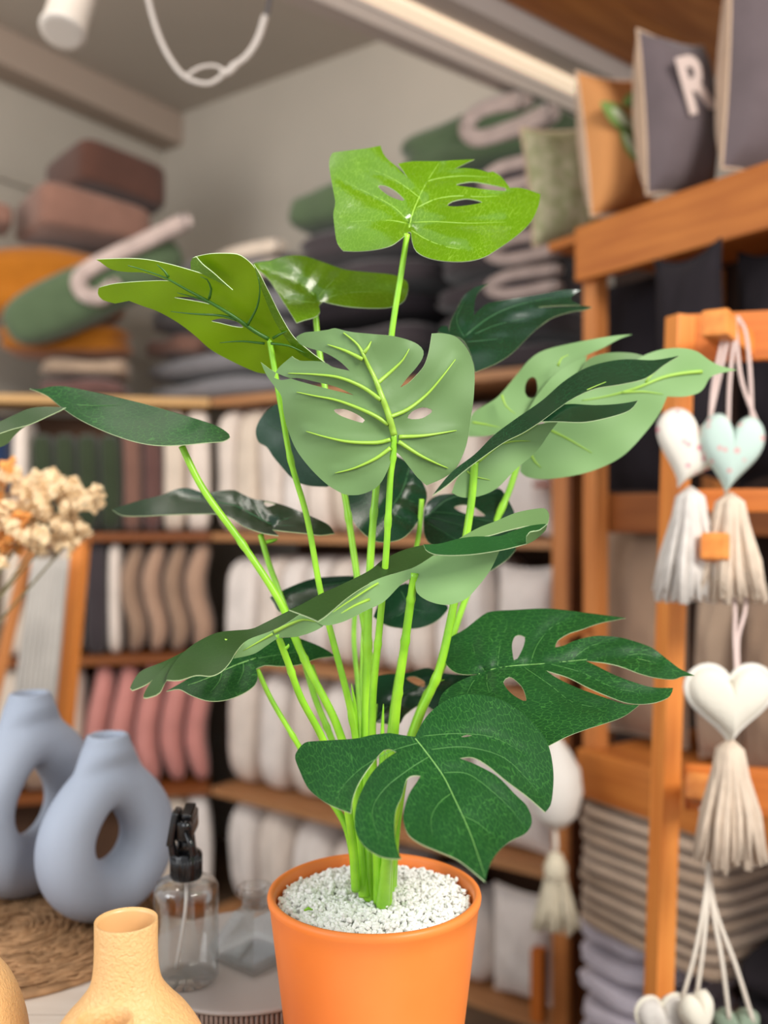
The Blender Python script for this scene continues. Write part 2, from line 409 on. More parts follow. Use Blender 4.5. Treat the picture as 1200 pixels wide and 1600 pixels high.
# ------------------------------------------------------------------ shelving bays
class Bay:
    def __init__(s, p, q):
        s.O = Vector(p); q = Vector(q); s.t = (q-s.O).normalized(); s.L = (q-s.O).length
        s.b = Vector((-s.t.y, s.t.x)); s.b = s.b if s.b.dot(s.O) > 0 else -s.b
        s.rz = math.atan2(s.t.y, s.t.x)
    def hit(s, px, d=0.0):
        u = (px-HX)/F; Q = s.O+s.b*d
        # Q + t*k = (uY, Y)
        k = (u*Q.y-Q.x)/(s.t.x-u*s.t.y)
        return k, (Q+s.t*k).y
    def z(s, px, py, d=0.0): return CAMZ-(py-HY)/F*s.hit(px, d)[1]
    def pt(s, k, d, z): q = s.O+s.t*k+s.b*d; return Vector((q.x, q.y, z))
    def box(s, name, k0, k1, d0, d1, z0, z1, m, parent=None, bev=0.003):
        c = s.pt((k0+k1)/2, (d0+d1)/2, (z0+z1)/2)
        sx, sy, sz = k1-k0, d1-d0, z1-z0
        o = MB().box((0, 0, 0), (sx, sy, sz), None, bev).build(name, m, smooth=False, loc=c, rot=(0, 0, s.rz))
        if parent is not None:
            o.parent = parent; o.matrix_parent_inverse = Matrix.Translation(parent.location).inverted()
        return o
A = Bay((-0.54, 3.0), (0.40, 2.3)); Cb = Bay((-1.33, 2.85), (-0.54, 3.0)); B = Bay((0.37, 1.85), (0.60, 1.50))
BZ = [CAMZ+z for z in (0.355, -0.065, -0.445, -0.86)]
def shelf_unit(bay, label, k0, k1, depth, m_edge, m_first=None, post=True):
    c = bay.pt((k0+k1)/2, depth/2, 0)
    U = thing('shelving_unit', label, 'shelf', c)
    for i, z in enumerate(BZ+[CAMZ-1.24]):
        bay.box('shelf_board', k0, k1, 0.0, depth, z-0.024, z, (m_first if (i == 0 and m_first) else m_edge), U)
    for k in (k0, k1-0.035):
        for d in (0.0, depth-0.035):
            bay.box('upright', k, k+0.035, d, d+0.035, 0.0, BZ[0]-0.03, PINE_V, U) if False else None
    return U
PINE_S = wood('pine_soft', (0.50, 0.25, 0.11), (0.42, 0.19, 0.075), (1, 12, 12), 5)
UA = shelf_unit(A, 'long pine shelving unit behind the plant, stacked with cream textiles', 0.0, A.L, 0.40, PINE_S)
UC = shelf_unit(Cb, 'pine shelving unit at the left, holding pink and green textiles', -0.35, Cb.L-0.004, 0.26, PINE_D, PINE_L)
kA = A.hit(877)[0]
for (bay, U, k, dp, zt) in ((A, UA, A.L+0.002, 0.40, BZ[0]+0.0), (Cb, UC, -0.39, 0.26, BZ[0])):
    for d in (0.0, dp-0.04):
        bay.box('upright', k, k+0.04, d, d+0.04, 0.0, zt, PINE_V, U)
bkm = mat('shelf_back_panel', (0.12, 0.055, 0.025), 0.8, noise_amt=0.3, nscale=5)
A.box('back_panel', 0, A.L, 0.402, 0.412, 0.0, BZ[0]-0.04, bkm, UA)
Cb.box('back_panel', -0.35, Cb.L-0.12, 0.262, 0.272, 0.0, BZ[0]-0.04, bkm, UC)

UB = thing('shelving_unit', 'nearer orange timber shelving unit at the right holding dark cushions', 'shelf', B.pt(0.2, 0.2, 0))
zt = CAMZ+0.549
B.box('shelf_board', -0.11, 0.75, 0.03, 0.42, zt-0.018, zt, PINE, UB)
B.box('front_beam', -0.005, 0.75, 0.0, 0.028, zt-0.105, zt, PINE, UB, 0.006)
B.box('shelf_board', 0.0, 0.75, 0.10, 0.42, CAMZ+0.0, CAMZ+0.03, PINE_D, UB)
B.box('front_beam', 0.0, 0.75, 0.07, 0.098, CAMZ-0.04, CAMZ+0.035, PINE_D, UB, 0.005)
B.box('shelf_board', 0.0, 0.75, 0.03, 0.42, CAMZ-0.49, CAMZ-0.46, PINE, UB)
B.box('front_beam', 0.0, 0.75, 0.0, 0.028, CAMZ-0.545, CAMZ-0.455, PINE, UB, 0.005)
B.box('shelf_board', 0.0, 0.75, 0.0, 0.42, CAMZ-1.08, CAMZ-1.05, PINE, UB)
B.box('upright', -0.012, 0.022, 0.03, 0.065, CAMZ-0.46, zt-0.026, PINE_V, UB)
B.box('upright', -0.012, 0.022, 0.385, 0.42, 0, zt-0.026, PINE_V, UB)
B.box('upright', 0.715, 0.75, 0.03, 0.065, 0, zt-0.026, PINE_V, UB)
B.box('upright', 0.715, 0.75, 0.385, 0.42, 0, zt-0.026, PINE_V, UB)
A.box('side_panel', A.L+0.043, A.L+0.052, 0.0, 0.40, 0.0, BZ[0], PINE_D, UA)
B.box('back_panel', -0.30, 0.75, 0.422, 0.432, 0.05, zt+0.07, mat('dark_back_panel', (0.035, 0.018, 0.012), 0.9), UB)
# ------------------------------------------------------------------ the plant: leaves
Z1 = (380, 200, 2.4); Z3 = (130, 370, 3.0); Z4 = (380, 490, 3.0); Z6 = (680, 430, 2.4); Z8 = (0, 580, 3.158)
Z9 = (180, 750, 3.0); Z10 = (500, 750, 3.0); Z17 = (660, 930, 2.727); Z18 = (440, 1060, 2.609)
make_leaf('leaf', Z1, [dict(o="(612,398)(585,420)(555,440)(500,455)(430,462)(375,460)!(352,430)(342,370)(338,320)(345,280)(335,220)(323,150)(325,110)(337,92)!(380,86)(430,80)(470,75)(515,66)!(525,95)(545,120)(570,140)(618,188)!(598,158)(580,134)!(620,126)(660,124)(735,124)(800,120)(868,117)!(835,132)(793,153)!(830,150)(880,155)(920,166)(936,163)!(965,180)(990,210)(1000,224)!(1040,224)(1080,235)(1115,248)!(1108,290)(1080,350)(1030,400)(960,450)(900,485)(830,500)(750,498)(690,485)(650,462)(635,430)(629,392)(622,388)",
    h=["(505,218)(530,215)(570,235)(605,270)(580,268)(540,250)", "(765,290)(785,275)(840,265)(895,278)(840,290)(790,294)", "(798,213)(850,202)(895,206)(985,225)(985,235)(930,232)(850,222)"],
    d=(640, 365, 0.735, 0.004, -0.050, 0.010, 0.004), t='bright', u='bright_under')],
    ["(622,375)(635,320)(655,270)(690,200)(735,130)", "(622,355)(575,305)(520,270)(430,225)(370,190)", "(612,358)(560,348)(480,348)(390,352)", "(632,355)(720,352)(850,357)(985,352)", "(632,385)(690,420)(760,445)(840,458)", "(650,300)(720,268)(800,255)(900,258)(1000,250)", "(665,265)(600,215)(530,175)(455,145)", "(690,200)(740,188)(820,180)(930,185)"],
    label='glossy lime-green leaf at the very top of the plant', groove=0.0032, vr=0.0005, vmat=VEIN_LT, wob=0.003)
make_leaf('leaf', Z1, [dict(o="(35,512)(100,498)!(140,485)(180,478)(230,480)(300,503)(380,530)(460,540)(560,550)(605,568)(619,590)(612,630)(595,655)(550,672)(480,675)(400,670)(340,660)(300,650)!(284,665)(288,690)(270,708)(230,720)(200,730)!(150,650)(90,560)",
    d=(495, 470, 0.80, 0.0, -0.085, 0.004), t='bright', u='bright_under')],
    ["(285,645)(230,595)(150,550)(60,515)", "(280,640)(310,600)(350,560)(375,532)", "(290,645)(370,622)(460,615)(590,620)", "(230,595)(250,560)(270,520)(285,500)", "(270,655)(200,650)(150,660)"],
    label='glossy lime-green leaf just right of the lime underside', groove=0.0035, vr=0.00035, vmat=VEIN_LT, wob=0.003)
make_leaf('leaf', Z3, [dict(o="(60,107)!(200,102)(300,108)(400,128)(480,150)(610,190)!(560,160)(530,140)(512,105)(522,95)!(600,80)(700,80)(740,90)(790,130)(830,190)(870,270)(920,370)(980,470)(1060,540)(1130,588)!(1070,590)(1000,600)(920,640)(835,640)(780,622)(700,585)(600,530)(520,460)(440,400)(350,350)(280,325)(215,300)!(150,313)!(90,295)(68,265)(75,238)!(150,220)(300,208)(400,208)(455,226)!(400,207)(350,187)(280,168)(200,165)(130,152)(80,118)",
    h=["(425,285)(480,282)(560,292)(608,318)(540,305)(470,293)", "(600,395)(650,383)(720,398)(750,425)(700,420)(640,405)"],
    d=(427, 535, 0.715, -0.008, 0.045, 0.004, 0.0), t='bright_under', u='bright'),
    dict(o="(800,130)!(835,190)(875,270)(925,370)(985,468)(1063,538)(1132,590)!(1090,585)(1020,550)(960,490)(900,400)(860,310)(825,220)", d=(427, 535, 0.708, -0.008, 0.045, 0.004), t='bright', u='bright_under'),
    dict(o="(505,155)!(503,118)(512,100)(530,95)!(560,130)(610,170)(660,215)(700,250)!(640,215)(590,190)(540,165)", d=(427, 535, 0.706, -0.008, 0.045, 0.004), t='bright', u='bright_under')],
    ["(870,480)(800,440)(700,370)(600,310)(480,245)(380,190)(280,155)(210,135)", "(770,415)(815,330)(828,250)(820,190)", "(590,290)(600,245)(580,200)(550,186)", "(400,190)(380,160)(345,130)", "(720,390)(650,370)(500,360)(410,350)", "(620,320)(540,290)(440,262)", "(850,500)(740,490)(640,497)", "(890,475)(920,458)(955,442)", "(880,500)(960,510)(1040,545)"],
    label='lime-green leaf seen from its underside, with dark ribs', vr=0.0011, vmat=VEIN_DK)
make_leaf('leaf', Z4, [dict(o="(248,110)(262,100)(290,88)(350,82)(400,75)(430,68)(500,85)(600,95)(700,105)(770,122)(820,145)(845,175)(840,210)(810,255)(770,300)(735,347)!(775,325)(820,280)(850,240)(870,180)(885,93)!(930,92)(990,105)(1040,150)(1075,220)(1085,290)(1080,400)(1065,500)(1045,620)(1000,720)(940,770)(860,805)!(820,770)(780,720)(740,670)(715,648)(705,650)(690,700)(670,750)(640,800)(600,830)(540,850)(480,848)(430,825)(380,790)(310,720)(250,640)(215,560)(190,470)(180,390)(150,345)(110,290)(82,228)!(150,275)(235,308)(330,335)(420,358)(520,383)!(440,345)(350,322)(250,302)(180,312)(145,300)!(165,255)(228,200)!(262,220)(330,222)(380,228)(420,250)(500,268)!(450,222)(380,182)(310,162)(262,140)",
    h=["(425,452)(470,447)(530,470)(570,500)(560,512)(500,495)(450,475)", "(770,490)(790,460)(840,440)(885,450)(885,462)(840,490)(790,495)"],
    d=(610, 680, 0.675, 0.008, 0.005, 0.006, 0.0), t='sage', u='dark')],
    ["(708,570)(680,470)(650,390)(620,310)(580,230)(540,150)(470,90)", "(690,590)(630,605)(500,602)(390,580)(295,552)", "(690,630)(620,680)(520,725)(430,748)", "(680,520)(600,470)(450,410)(330,385)(250,368)", "(645,405)(560,345)(450,300)(330,285)(210,280)", "(560,215)(480,175)(395,145)", "(565,185)(585,160)(600,130)", "(625,330)(700,265)(750,215)(778,165)", "(685,485)(770,450)(860,380)(930,300)(995,215)", "(730,578)(850,572)(1000,548)", "(728,600)(820,660)(900,700)(960,725)"],
    label='large sage-green leaf underside facing the viewer at mid height', vr=0.0016, vmat=VEIN_LT, groove=-0.002)
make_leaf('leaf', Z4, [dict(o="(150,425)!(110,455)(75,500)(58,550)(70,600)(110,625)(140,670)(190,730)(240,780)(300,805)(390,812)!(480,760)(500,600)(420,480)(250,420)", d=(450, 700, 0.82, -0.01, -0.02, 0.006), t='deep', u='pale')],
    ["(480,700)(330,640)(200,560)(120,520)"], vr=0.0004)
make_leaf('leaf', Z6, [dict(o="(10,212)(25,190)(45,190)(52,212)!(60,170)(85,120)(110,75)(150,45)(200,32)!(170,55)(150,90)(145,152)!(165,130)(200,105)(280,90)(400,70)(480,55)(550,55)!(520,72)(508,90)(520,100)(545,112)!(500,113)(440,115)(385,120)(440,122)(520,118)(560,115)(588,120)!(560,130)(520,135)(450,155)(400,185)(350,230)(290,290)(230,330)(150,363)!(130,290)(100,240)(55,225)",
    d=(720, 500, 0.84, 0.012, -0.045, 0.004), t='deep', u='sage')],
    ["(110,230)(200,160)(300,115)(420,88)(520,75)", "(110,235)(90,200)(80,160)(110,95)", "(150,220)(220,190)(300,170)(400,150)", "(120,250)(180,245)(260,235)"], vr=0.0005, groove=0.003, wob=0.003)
make_leaf('leaf', Z6, [
    dict(o="(740,222)!(690,225)(600,238)(480,262)(400,285)(350,320)(300,380)(230,460)(140,520)(122,605)!(200,602)(270,580)(350,530)(430,430)(500,350)(560,305)(632,272)!(690,240)", h=["(355,385)(375,385)(384,420)(375,455)(352,460)(337,440)(340,405)"], d=(850, 600, 0.865, 0.0, 0.0, 0.003), t='pale', u='deep'),
    dict(o="(570,302)!(520,325)(450,370)(390,440)(350,505)!(420,500)(500,450)(548,390)!(560,340)", d=(850, 600, 0.858, 0.0, 0.0, 0.003), t='pale', u='deep'),
    dict(o="(540,380)!(552,345)(580,312)(650,291)(740,292)(815,313)!(760,340)(700,370)(600,400)(545,420)", d=(850, 600, 0.854, 0.0, 0.0, 0.003), t='sage', u='deep'),
    dict(o="(790,297)!(850,278)(920,273)(980,285)(1030,320)(1070,340)(1132,355)!(1060,370)(1030,385)(1010,420)(990,440)(940,455)(870,455)!(840,520)(780,600)(700,680)(600,730)(500,755)(400,765)(340,755)(318,735)!(330,680)(380,600)(450,500)(560,420)(680,360)", d=(850, 650, 0.85, -0.004, 0.0, 0.004), t='pale', u='deep')],
    ["(1000,362)(930,368)(850,385)(750,425)(640,455)(550,470)", "(790,400)(815,370)(848,340)", "(700,440)(780,437)(855,447)", "(430,580)(500,615)(588,667)", "(360,672)(375,700)(397,722)", "(460,340)(475,310)(500,298)", "(250,450)(265,490)(300,520)", "(140,552)(190,560)(245,572)"],
    label='broad pale leaf underside with pointed tip reaching far right', vr=0.0012, vmat=VEIN_LT, base="(318,735)", ang=-0.5)
make_leaf('leaf', Z6, [
    dict(o="(-10,825)!(60,740)(150,670)(220,600)(300,540)(400,470)(480,400)(560,350)(640,325)(720,315)(820,318)(915,302)!(860,335)(790,385)(700,408)(600,425)(520,460)(460,500)(400,545)(330,590)(260,625)(180,680)(100,740)(40,790)", d=(830, 620, 0.735, 0.006, -0.065, 0.002), t='deep', u='pale'),
    dict(o="(375,548)!(430,500)(500,483)(600,487)(690,482)(760,470)!(730,505)(660,530)(560,550)(460,548)", d=(860, 640, 0.732, 0.006, -0.08), t='deep', u='pale'),
    dict(o="(465,545)!(430,590)(380,660)(300,730)(230,800)(160,830)(100,833)(62,815)!(90,750)(160,690)(250,622)(350,570)", d=(760, 700, 0.742, 0.006, 0.0), t='pale', u='deep')],
    ["(160,700)(250,628)(330,590)(420,530)(530,450)(640,400)", "(250,632)(300,622)(358,622)", "(120,735)(150,755)(205,768)"],
    label='narrow dark leaf seen edge-on in front of the pale right leaf', vr=0.0009, vmat=VEIN_LT)
make_leaf('leaf', Z8, [
    dict(o="(145,85)!(200,88)(240,77)(320,75)(450,100)(560,125)(690,155)(800,185)(900,215)(1000,245)(1080,275)(1130,310)(1135,325)(1100,345)(1000,353)(900,363)(780,365)(680,350)(580,320)(480,280)(380,230)(300,175)(230,120)", d=(240, 660, 0.735, 0.0, -0.075, 0.005), t='dark', u='pale'),
    dict(o="(-140,300)!(-60,262)(0,247)(60,220)(140,185)(220,175)(330,178)!(250,215)(150,260)(60,285)(0,305)(-100,330)", d=(60, 640, 0.76, 0.0, -0.075), t='olive', u='pale'),
    dict(o="(-130,330)!(0,303)(60,283)(150,258)(200,238)(325,182)!(230,225)(130,270)(80,310)(40,355)(0,375)(-80,390)", d=(60, 650, 0.765, 0.0, 0.05), t='sage', u='dark')],
    ["(430,200)(560,240)(700,240)(780,215)(805,180)", "(700,345)(850,330)(960,300)(990,260)", "(380,165)(480,170)(600,165)"],
    label='long dark-green leaf reaching the left edge of the picture', vr=0.0003, groove=0.001)
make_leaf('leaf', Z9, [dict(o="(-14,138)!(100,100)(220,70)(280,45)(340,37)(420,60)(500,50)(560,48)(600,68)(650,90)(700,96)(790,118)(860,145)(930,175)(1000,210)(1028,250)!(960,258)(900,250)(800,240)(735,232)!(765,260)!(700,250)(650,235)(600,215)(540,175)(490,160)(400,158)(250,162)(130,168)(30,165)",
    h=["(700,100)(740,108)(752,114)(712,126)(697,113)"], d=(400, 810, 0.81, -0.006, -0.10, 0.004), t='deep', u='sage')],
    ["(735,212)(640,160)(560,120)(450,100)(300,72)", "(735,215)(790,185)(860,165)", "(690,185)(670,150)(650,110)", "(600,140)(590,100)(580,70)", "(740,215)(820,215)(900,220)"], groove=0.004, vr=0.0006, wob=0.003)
make_leaf('leaf', Z10, [
    dict(o="(450,440)!(470,400)(545,355)(700,340)(845,325)!(800,420)(740,500)(680,560)(600,585)(530,575)(470,545)(448,510)", d=(650, 890, 0.672, 0.0, -0.005), t='pale', u='dark'),
    dict(o="(545,345)!(450,405)(380,430)(280,460)(200,500)(120,555)(30,635)(-15,665)!(10,680)(50,680)(120,660)(220,610)(300,570)(380,490)(440,450)", d=(650, 890, 0.672, 0.0, -0.005), t='pale', u='dark'),
    dict(o="(485,302)!(560,298)(650,275)(720,265)(840,262)(900,240)(980,215)(1062,206)(1060,225)(1050,240)!(1000,238)(975,250)(968,298)!(860,325)(720,347)(600,352)(530,345)(495,325)", d=(700, 850, 0.655, 0.0, -0.06), t='plain', u='pale'),
    dict(o="(650,275)!(740,225)(830,190)(930,150)(1050,132)(1072,155)(1073,185)(1060,222)!(980,214)(880,235)(780,262)", d=(740, 830, 0.675, 0.0, -0.10), t='sage', u='pale'),
    dict(o="(1064,208)!(1058,235)(1010,280)(968,302)!(968,265)(985,245)(1030,236)", d=(740, 850, 0.652, 0.0, 0.03), t='sage', u='pale'),
    dict(o="(490,303)!(400,325)(300,370)(230,425)(100,490)(0,535)(-90,585)(-145,608)!(-60,640)(-10,662)!(30,635)(120,558)(200,503)(280,463)(380,433)(450,408)(548,348)!(510,335)", d=(560, 930, 0.655, 0.01, -0.08), t='olive', u='pale')],
    ["(460,440)(560,390)(700,345)", "(460,455)(560,472)(680,472)", "(440,430)(300,470)(150,560)(60,620)", "(230,560)(160,590)(100,625)"],
    label='long dark leaf crossing in front of the stems, pale below', vr=0.0012, vmat=VEIN_LT, base="(448,440)", ang=0)
make_leaf('leaf', Z9, [
    dict(o="(820,610)!(760,640)(700,670)(640,697)(560,705)(480,715)(400,750)(340,790)(290,840)(250,900)(240,937)!(300,938)(380,915)(450,918)(500,895)(540,850)(570,800)(620,750)(720,712)(790,680)(868,630)!", d=(330, 1010, 0.66, 0.004, -0.06), t='olive', u='pale'),
    dict(o="(330,800)!(230,850)(130,890)(95,925)(70,975)(80,985)(150,955)(210,905)(280,850)(330,830)", d=(330, 1010, 0.672, 0.004, -0.06), t='olive', u='pale'),
    dict(o="(320,815)!(250,860)(180,930)(140,990)(133,1020)(170,1015)(210,995)(245,935)(300,935)(330,880)", d=(330, 1010, 0.666, 0.004, -0.06), t='olive', u='pale'),
    dict(o="(868,628)!(790,680)(720,713)(620,750)(575,798)(555,837)!(650,815)(720,770)(770,740)(850,735)(930,710)(978,680)(950,660)(910,648)", d=(450, 980, 0.668, 0.0, 0.0), t='pale', u='olive')],
    ["(745,712)(810,680)(880,655)(940,665)", "(740,720)(670,760)(600,800)", "(520,745)(505,800)(490,870)"],
    label='dark leaf with pale curled underside pointing lower left', vr=0.001, vmat=VEIN_LT, base="(745,712)")
make_leaf('leaf', Z9, [dict(o="(240,990)!(300,980)(360,1010)(440,1035)(520,1030)(600,1000)(655,960)(668,920)(660,885)!(700,868)(780,872)(860,865)(950,835)(1032,825)!(980,790)(900,755)(820,735)(700,760)(560,820)(400,900)", d=(390, 1040, 0.755, 0.01, -0.06, 0.003), t='dark', u='pale')],
    ["(660,835)(560,870)(430,930)(330,965)", "(600,855)(600,900)(570,960)", "(500,895)(490,940)(450,990)", "(670,835)(760,820)(900,800)"], vr=0.0004, groove=0.002)
make_leaf('leaf', Z9, [dict(o="(725,550)!(800,510)(900,470)(980,455)(1120,450)(1180,470)!(1100,560)(950,600)(800,620)(765,615)(745,580)", d=(500, 930, 0.83, 0.0, -0.06), t='deep', u='pale')],
    ["(1100,480)(950,500)(800,545)"], vr=0.0004, groove=0.003)
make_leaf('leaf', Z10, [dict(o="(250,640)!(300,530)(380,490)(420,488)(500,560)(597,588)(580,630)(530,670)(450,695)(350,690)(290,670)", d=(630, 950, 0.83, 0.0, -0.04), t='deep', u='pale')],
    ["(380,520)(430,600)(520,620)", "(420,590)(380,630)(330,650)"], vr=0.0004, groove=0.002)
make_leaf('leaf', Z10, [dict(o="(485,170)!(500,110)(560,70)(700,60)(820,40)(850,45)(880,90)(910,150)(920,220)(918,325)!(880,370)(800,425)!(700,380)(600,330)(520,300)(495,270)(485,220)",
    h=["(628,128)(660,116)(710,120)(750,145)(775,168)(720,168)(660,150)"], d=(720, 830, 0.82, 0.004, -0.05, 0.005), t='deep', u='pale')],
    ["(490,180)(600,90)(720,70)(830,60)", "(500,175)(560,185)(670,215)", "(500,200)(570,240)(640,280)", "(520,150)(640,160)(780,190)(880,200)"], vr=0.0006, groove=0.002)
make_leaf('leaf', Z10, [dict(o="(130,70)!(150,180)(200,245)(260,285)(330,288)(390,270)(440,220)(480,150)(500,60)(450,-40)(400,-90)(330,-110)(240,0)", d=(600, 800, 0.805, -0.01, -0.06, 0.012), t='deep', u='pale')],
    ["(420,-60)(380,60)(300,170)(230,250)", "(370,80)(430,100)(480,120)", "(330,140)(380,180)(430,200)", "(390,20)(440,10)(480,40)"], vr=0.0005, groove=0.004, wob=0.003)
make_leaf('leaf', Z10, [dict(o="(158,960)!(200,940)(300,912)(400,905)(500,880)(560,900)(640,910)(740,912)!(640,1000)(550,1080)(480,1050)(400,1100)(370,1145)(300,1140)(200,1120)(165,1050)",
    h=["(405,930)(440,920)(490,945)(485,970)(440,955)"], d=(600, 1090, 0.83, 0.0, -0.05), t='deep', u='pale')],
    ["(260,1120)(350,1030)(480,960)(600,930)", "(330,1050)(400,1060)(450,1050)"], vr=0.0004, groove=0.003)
make_leaf('leaf', Z17, [dict(o="(235,336)!(190,338)(150,332)(115,310)(92,270)(100,220)(120,180)(180,145)(250,90)(290,70)(400,62)(540,57)(700,75)(868,97)!(760,118)(680,145)(620,165)(575,195)(566,222)!(600,215)(660,190)(740,173)(830,178)(900,195)(980,225)(1040,270)(1100,315)(1160,342)!(1110,345)(1070,358)(1000,352)(930,335)(850,305)(780,288)(695,279)!(740,300)(820,340)(900,370)(980,392)(1068,395)!(1055,430)(1000,455)(925,464)(860,455)(780,425)(700,390)(620,350)(528,321)!(560,345)(650,390)(760,430)(860,463)(925,467)!(860,515)(780,545)(700,570)(620,600)(540,640)!(450,620)(300,620)(150,560)(80,500)(68,462)!(85,420)(125,385)(180,355)",
    h=["(385,250)(382,210)(395,175)(420,170)(437,178)(430,220)(405,270)(390,277)", "(345,370)(370,348)(400,365)(430,400)(442,450)(410,440)(370,410)"],
    d=(760, 1050, 0.735, -0.004, -0.055, 0.004), t='dark', u='pale')],
    ["(240,336)(300,315)(400,300)(500,293)(690,275)(850,260)(1000,290)", "(265,325)(230,270)(212,200)", "(320,310)(330,220)(360,130)", "(460,295)(490,210)(560,130)(640,105)", "(640,270)(720,215)(830,190)", "(430,305)(540,380)(640,455)(760,480)", "(540,292)(680,330)(820,395)(980,420)", "(275,335)(275,380)(290,430)", "(255,335)(215,370)(190,420)", "(850,262)(930,250)(1010,270)"],
    label='deep-cut dark-green leaf pointing right above the front leaf', vr=0.0003, groove=0.0028)
make_leaf('leaf', Z18, [dict(o="(500,232)(440,222)!(370,230)(300,245)(150,255)(95,262)(62,298)(55,325)(75,380)(110,450)(170,500)(230,530)(282,549)!(290,490)(318,420)(370,345)(418,292)(450,291)(468,301)!(430,325)(380,370)(340,430)(310,500)(298,560)(298,610)!(315,655)(350,695)(400,725)(450,735)(488,735)!(470,690)(460,620)(465,540)(490,480)(510,410)(540,395)(567,398)!(550,425)(520,470)(498,540)(498,590)(520,640)(570,675)(640,705)(710,735)(760,770)(830,828)!(845,770)(880,710)(930,665)(990,635)(1015,605)(1020,570)(1000,520)(950,470)(880,400)(800,355)(725,325)!(780,322)(840,355)(920,420)(1000,480)(1075,545)!(1095,520)(1105,470)(1108,380)(1090,280)(1050,210)(980,140)(900,90)(830,70)(750,66)(680,85)(620,125)(580,170)(555,215)(545,238)!",
    h=["(732,238)(758,229)(777,233)(752,239)"],
    d=(650, 1155, 0.635, 0.0, -0.042, 0.007, 0.0), t='dark', u='pale')],
    ["(545,245)(600,315)(660,400)(700,480)(760,610)(800,720)(830,810)", "(690,470)(640,510)(610,570)(615,640)", "(600,320)(520,370)(420,450)(370,540)(395,650)", "(560,262)(440,300)(320,370)(235,460)(235,510)", "(660,385)(760,390)(870,470)(950,550)(985,600)", "(610,290)(750,280)(900,320)(1000,410)(1050,470)", "(580,235)(720,225)(860,240)(980,300)", "(740,560)(800,590)(860,640)"],
    label='biggest split leaf, hanging low in front of the pot rim', vr=0.0003, groove=0.0015, wob=0.001)

# ------------------------------------------------------------------ stems
def stem(pts, w0, w1, y0, y1, nodes=()):
    P = [(x, y, False) for x, y in pts]
    L = catmull(P, 8)
    s = np.r_[0, np.cumsum(np.hypot(*np.diff(L, axis=0).T))]; s = s/s[-1]
    pos = [W(a[0], a[1], y0+(y1-y0)*t) for a, t in zip(L, s)]
    rad = []
    for a, t in zip(L, s):
        Yc = y0+(y1-y0)*t; r = (w0+(w1-w0)*t**2.4)/2*Yc/F
        for nd in nodes:
            dd = abs(t-nd)*1.0
            if dd < 0.009: r *= 1.2
        rad.append(r)
    o = MB().tube(pos, rad, 12).build('stem', STEM, PLANT); o.matrix_parent_inverse = PLANT_INV
    return o
BY = 0.755
stem([(636, 366), (628, 420), (612, 522), (600, 650), (588, 760), (578, 890), (573, 1060), (572, 1200), (575, 1320), (578, 1405)], 9.5, 22, 0.737, 0.745, (0.42, 0.62))
stem([(492, 480), (498, 540), (510, 620), (536, 760), (545, 812), (562, 930), (578, 1050), (576, 1200), (570, 1320), (570, 1400)], 9, 20, 0.80, 0.742, (0.36, 0.6))
stem([(421, 530), (426, 560), (440, 640), (455, 722), (480, 810), (500, 920), (520, 1000), (548, 1110), (560, 1200), (558, 1300), (562, 1385)], 9, 14, 0.716, 0.748, (0.22, 0.7))
stem([(616, 678), (614, 715), (610, 745), (603, 870), (592, 990), (582, 1100), (583, 1220), (590, 1330), (592, 1410)], 10, 18, 0.675, 0.735, (0.05, 0.19, 0.45))
stem([(659, 780), (655, 830), (650, 860), (640, 960), (618, 1080), (606, 1190), (602, 1320), (600, 1405)], 8, 16, 0.80, 0.76, (0.4,))
stem([(648, 895), (643, 930), (632, 1010), (620, 1100), (612, 1200), (606, 1320), (602, 1412)], 13, 22, 0.672, 0.735, (0.08, 0.2, 0.36))
stem([(742, 722), (737, 780), (728, 840), (706, 960), (685, 1050), (655, 1120), (632, 1200), (615, 1310), (606, 1400)], 12, 20, 0.738, 0.755, (0.2, 0.5))
stem([(808, 728), (795, 768), (775, 815), (722, 950), (692, 1040), (660, 1100), (634, 1180), (618, 1300), (612, 1390)], 10, 16, 0.845, 0.765, (0.1, 0.55))
stem([(284, 697), (318, 765), (381, 853), (436, 938), (462, 1000), (490, 1060), (525, 1130), (552, 1220), (562, 1320), (568, 1400)], 11, 16, 0.735, 0.742, (0.23, 0.5))
stem([(407, 835), (420, 880), (440, 935), (468, 1010), (492, 1090), (520, 1160), (548, 1250), (556, 1330), (560, 1390)], 9, 14, 0.80, 0.76, (0.35, 0.55))
stem([(433, 990), (450, 1035), (470, 1090), (502, 1150), (535, 1230), (550, 1310), (556, 1390)], 11, 15, 0.67, 0.735, (0.15,))
stem([(402, 1046), (425, 1095), (466, 1164), (510, 1240), (540, 1290), (553, 1345), (557, 1392)], 8, 15, 0.757, 0.755, (0.3,))
stem([(486, 1040), (500, 1080), (528, 1140), (552, 1200), (562, 1290), (566, 1395)], 9, 15, 0.80, 0.76)
stem([(556, 935), (553, 1000), (560, 1080), (566, 1180), (572, 1290), (576, 1400)], 8, 14, 0.83, 0.765, (0.4,))
stem([(586, 1100), (580, 1200), (582, 1300), (588, 1400)], 8, 16, 0.82, 0.765)
stem([(578, 900), (570, 960), (566, 1060), (570, 1150), (574, 1280), (580, 1405)], 8, 14, 0.81, 0.762, (0.5,))
stem([(648, 1158), (630, 1200), (618, 1270), (606, 1330), (598, 1415)], 12, 22, 0.637, 0.73)
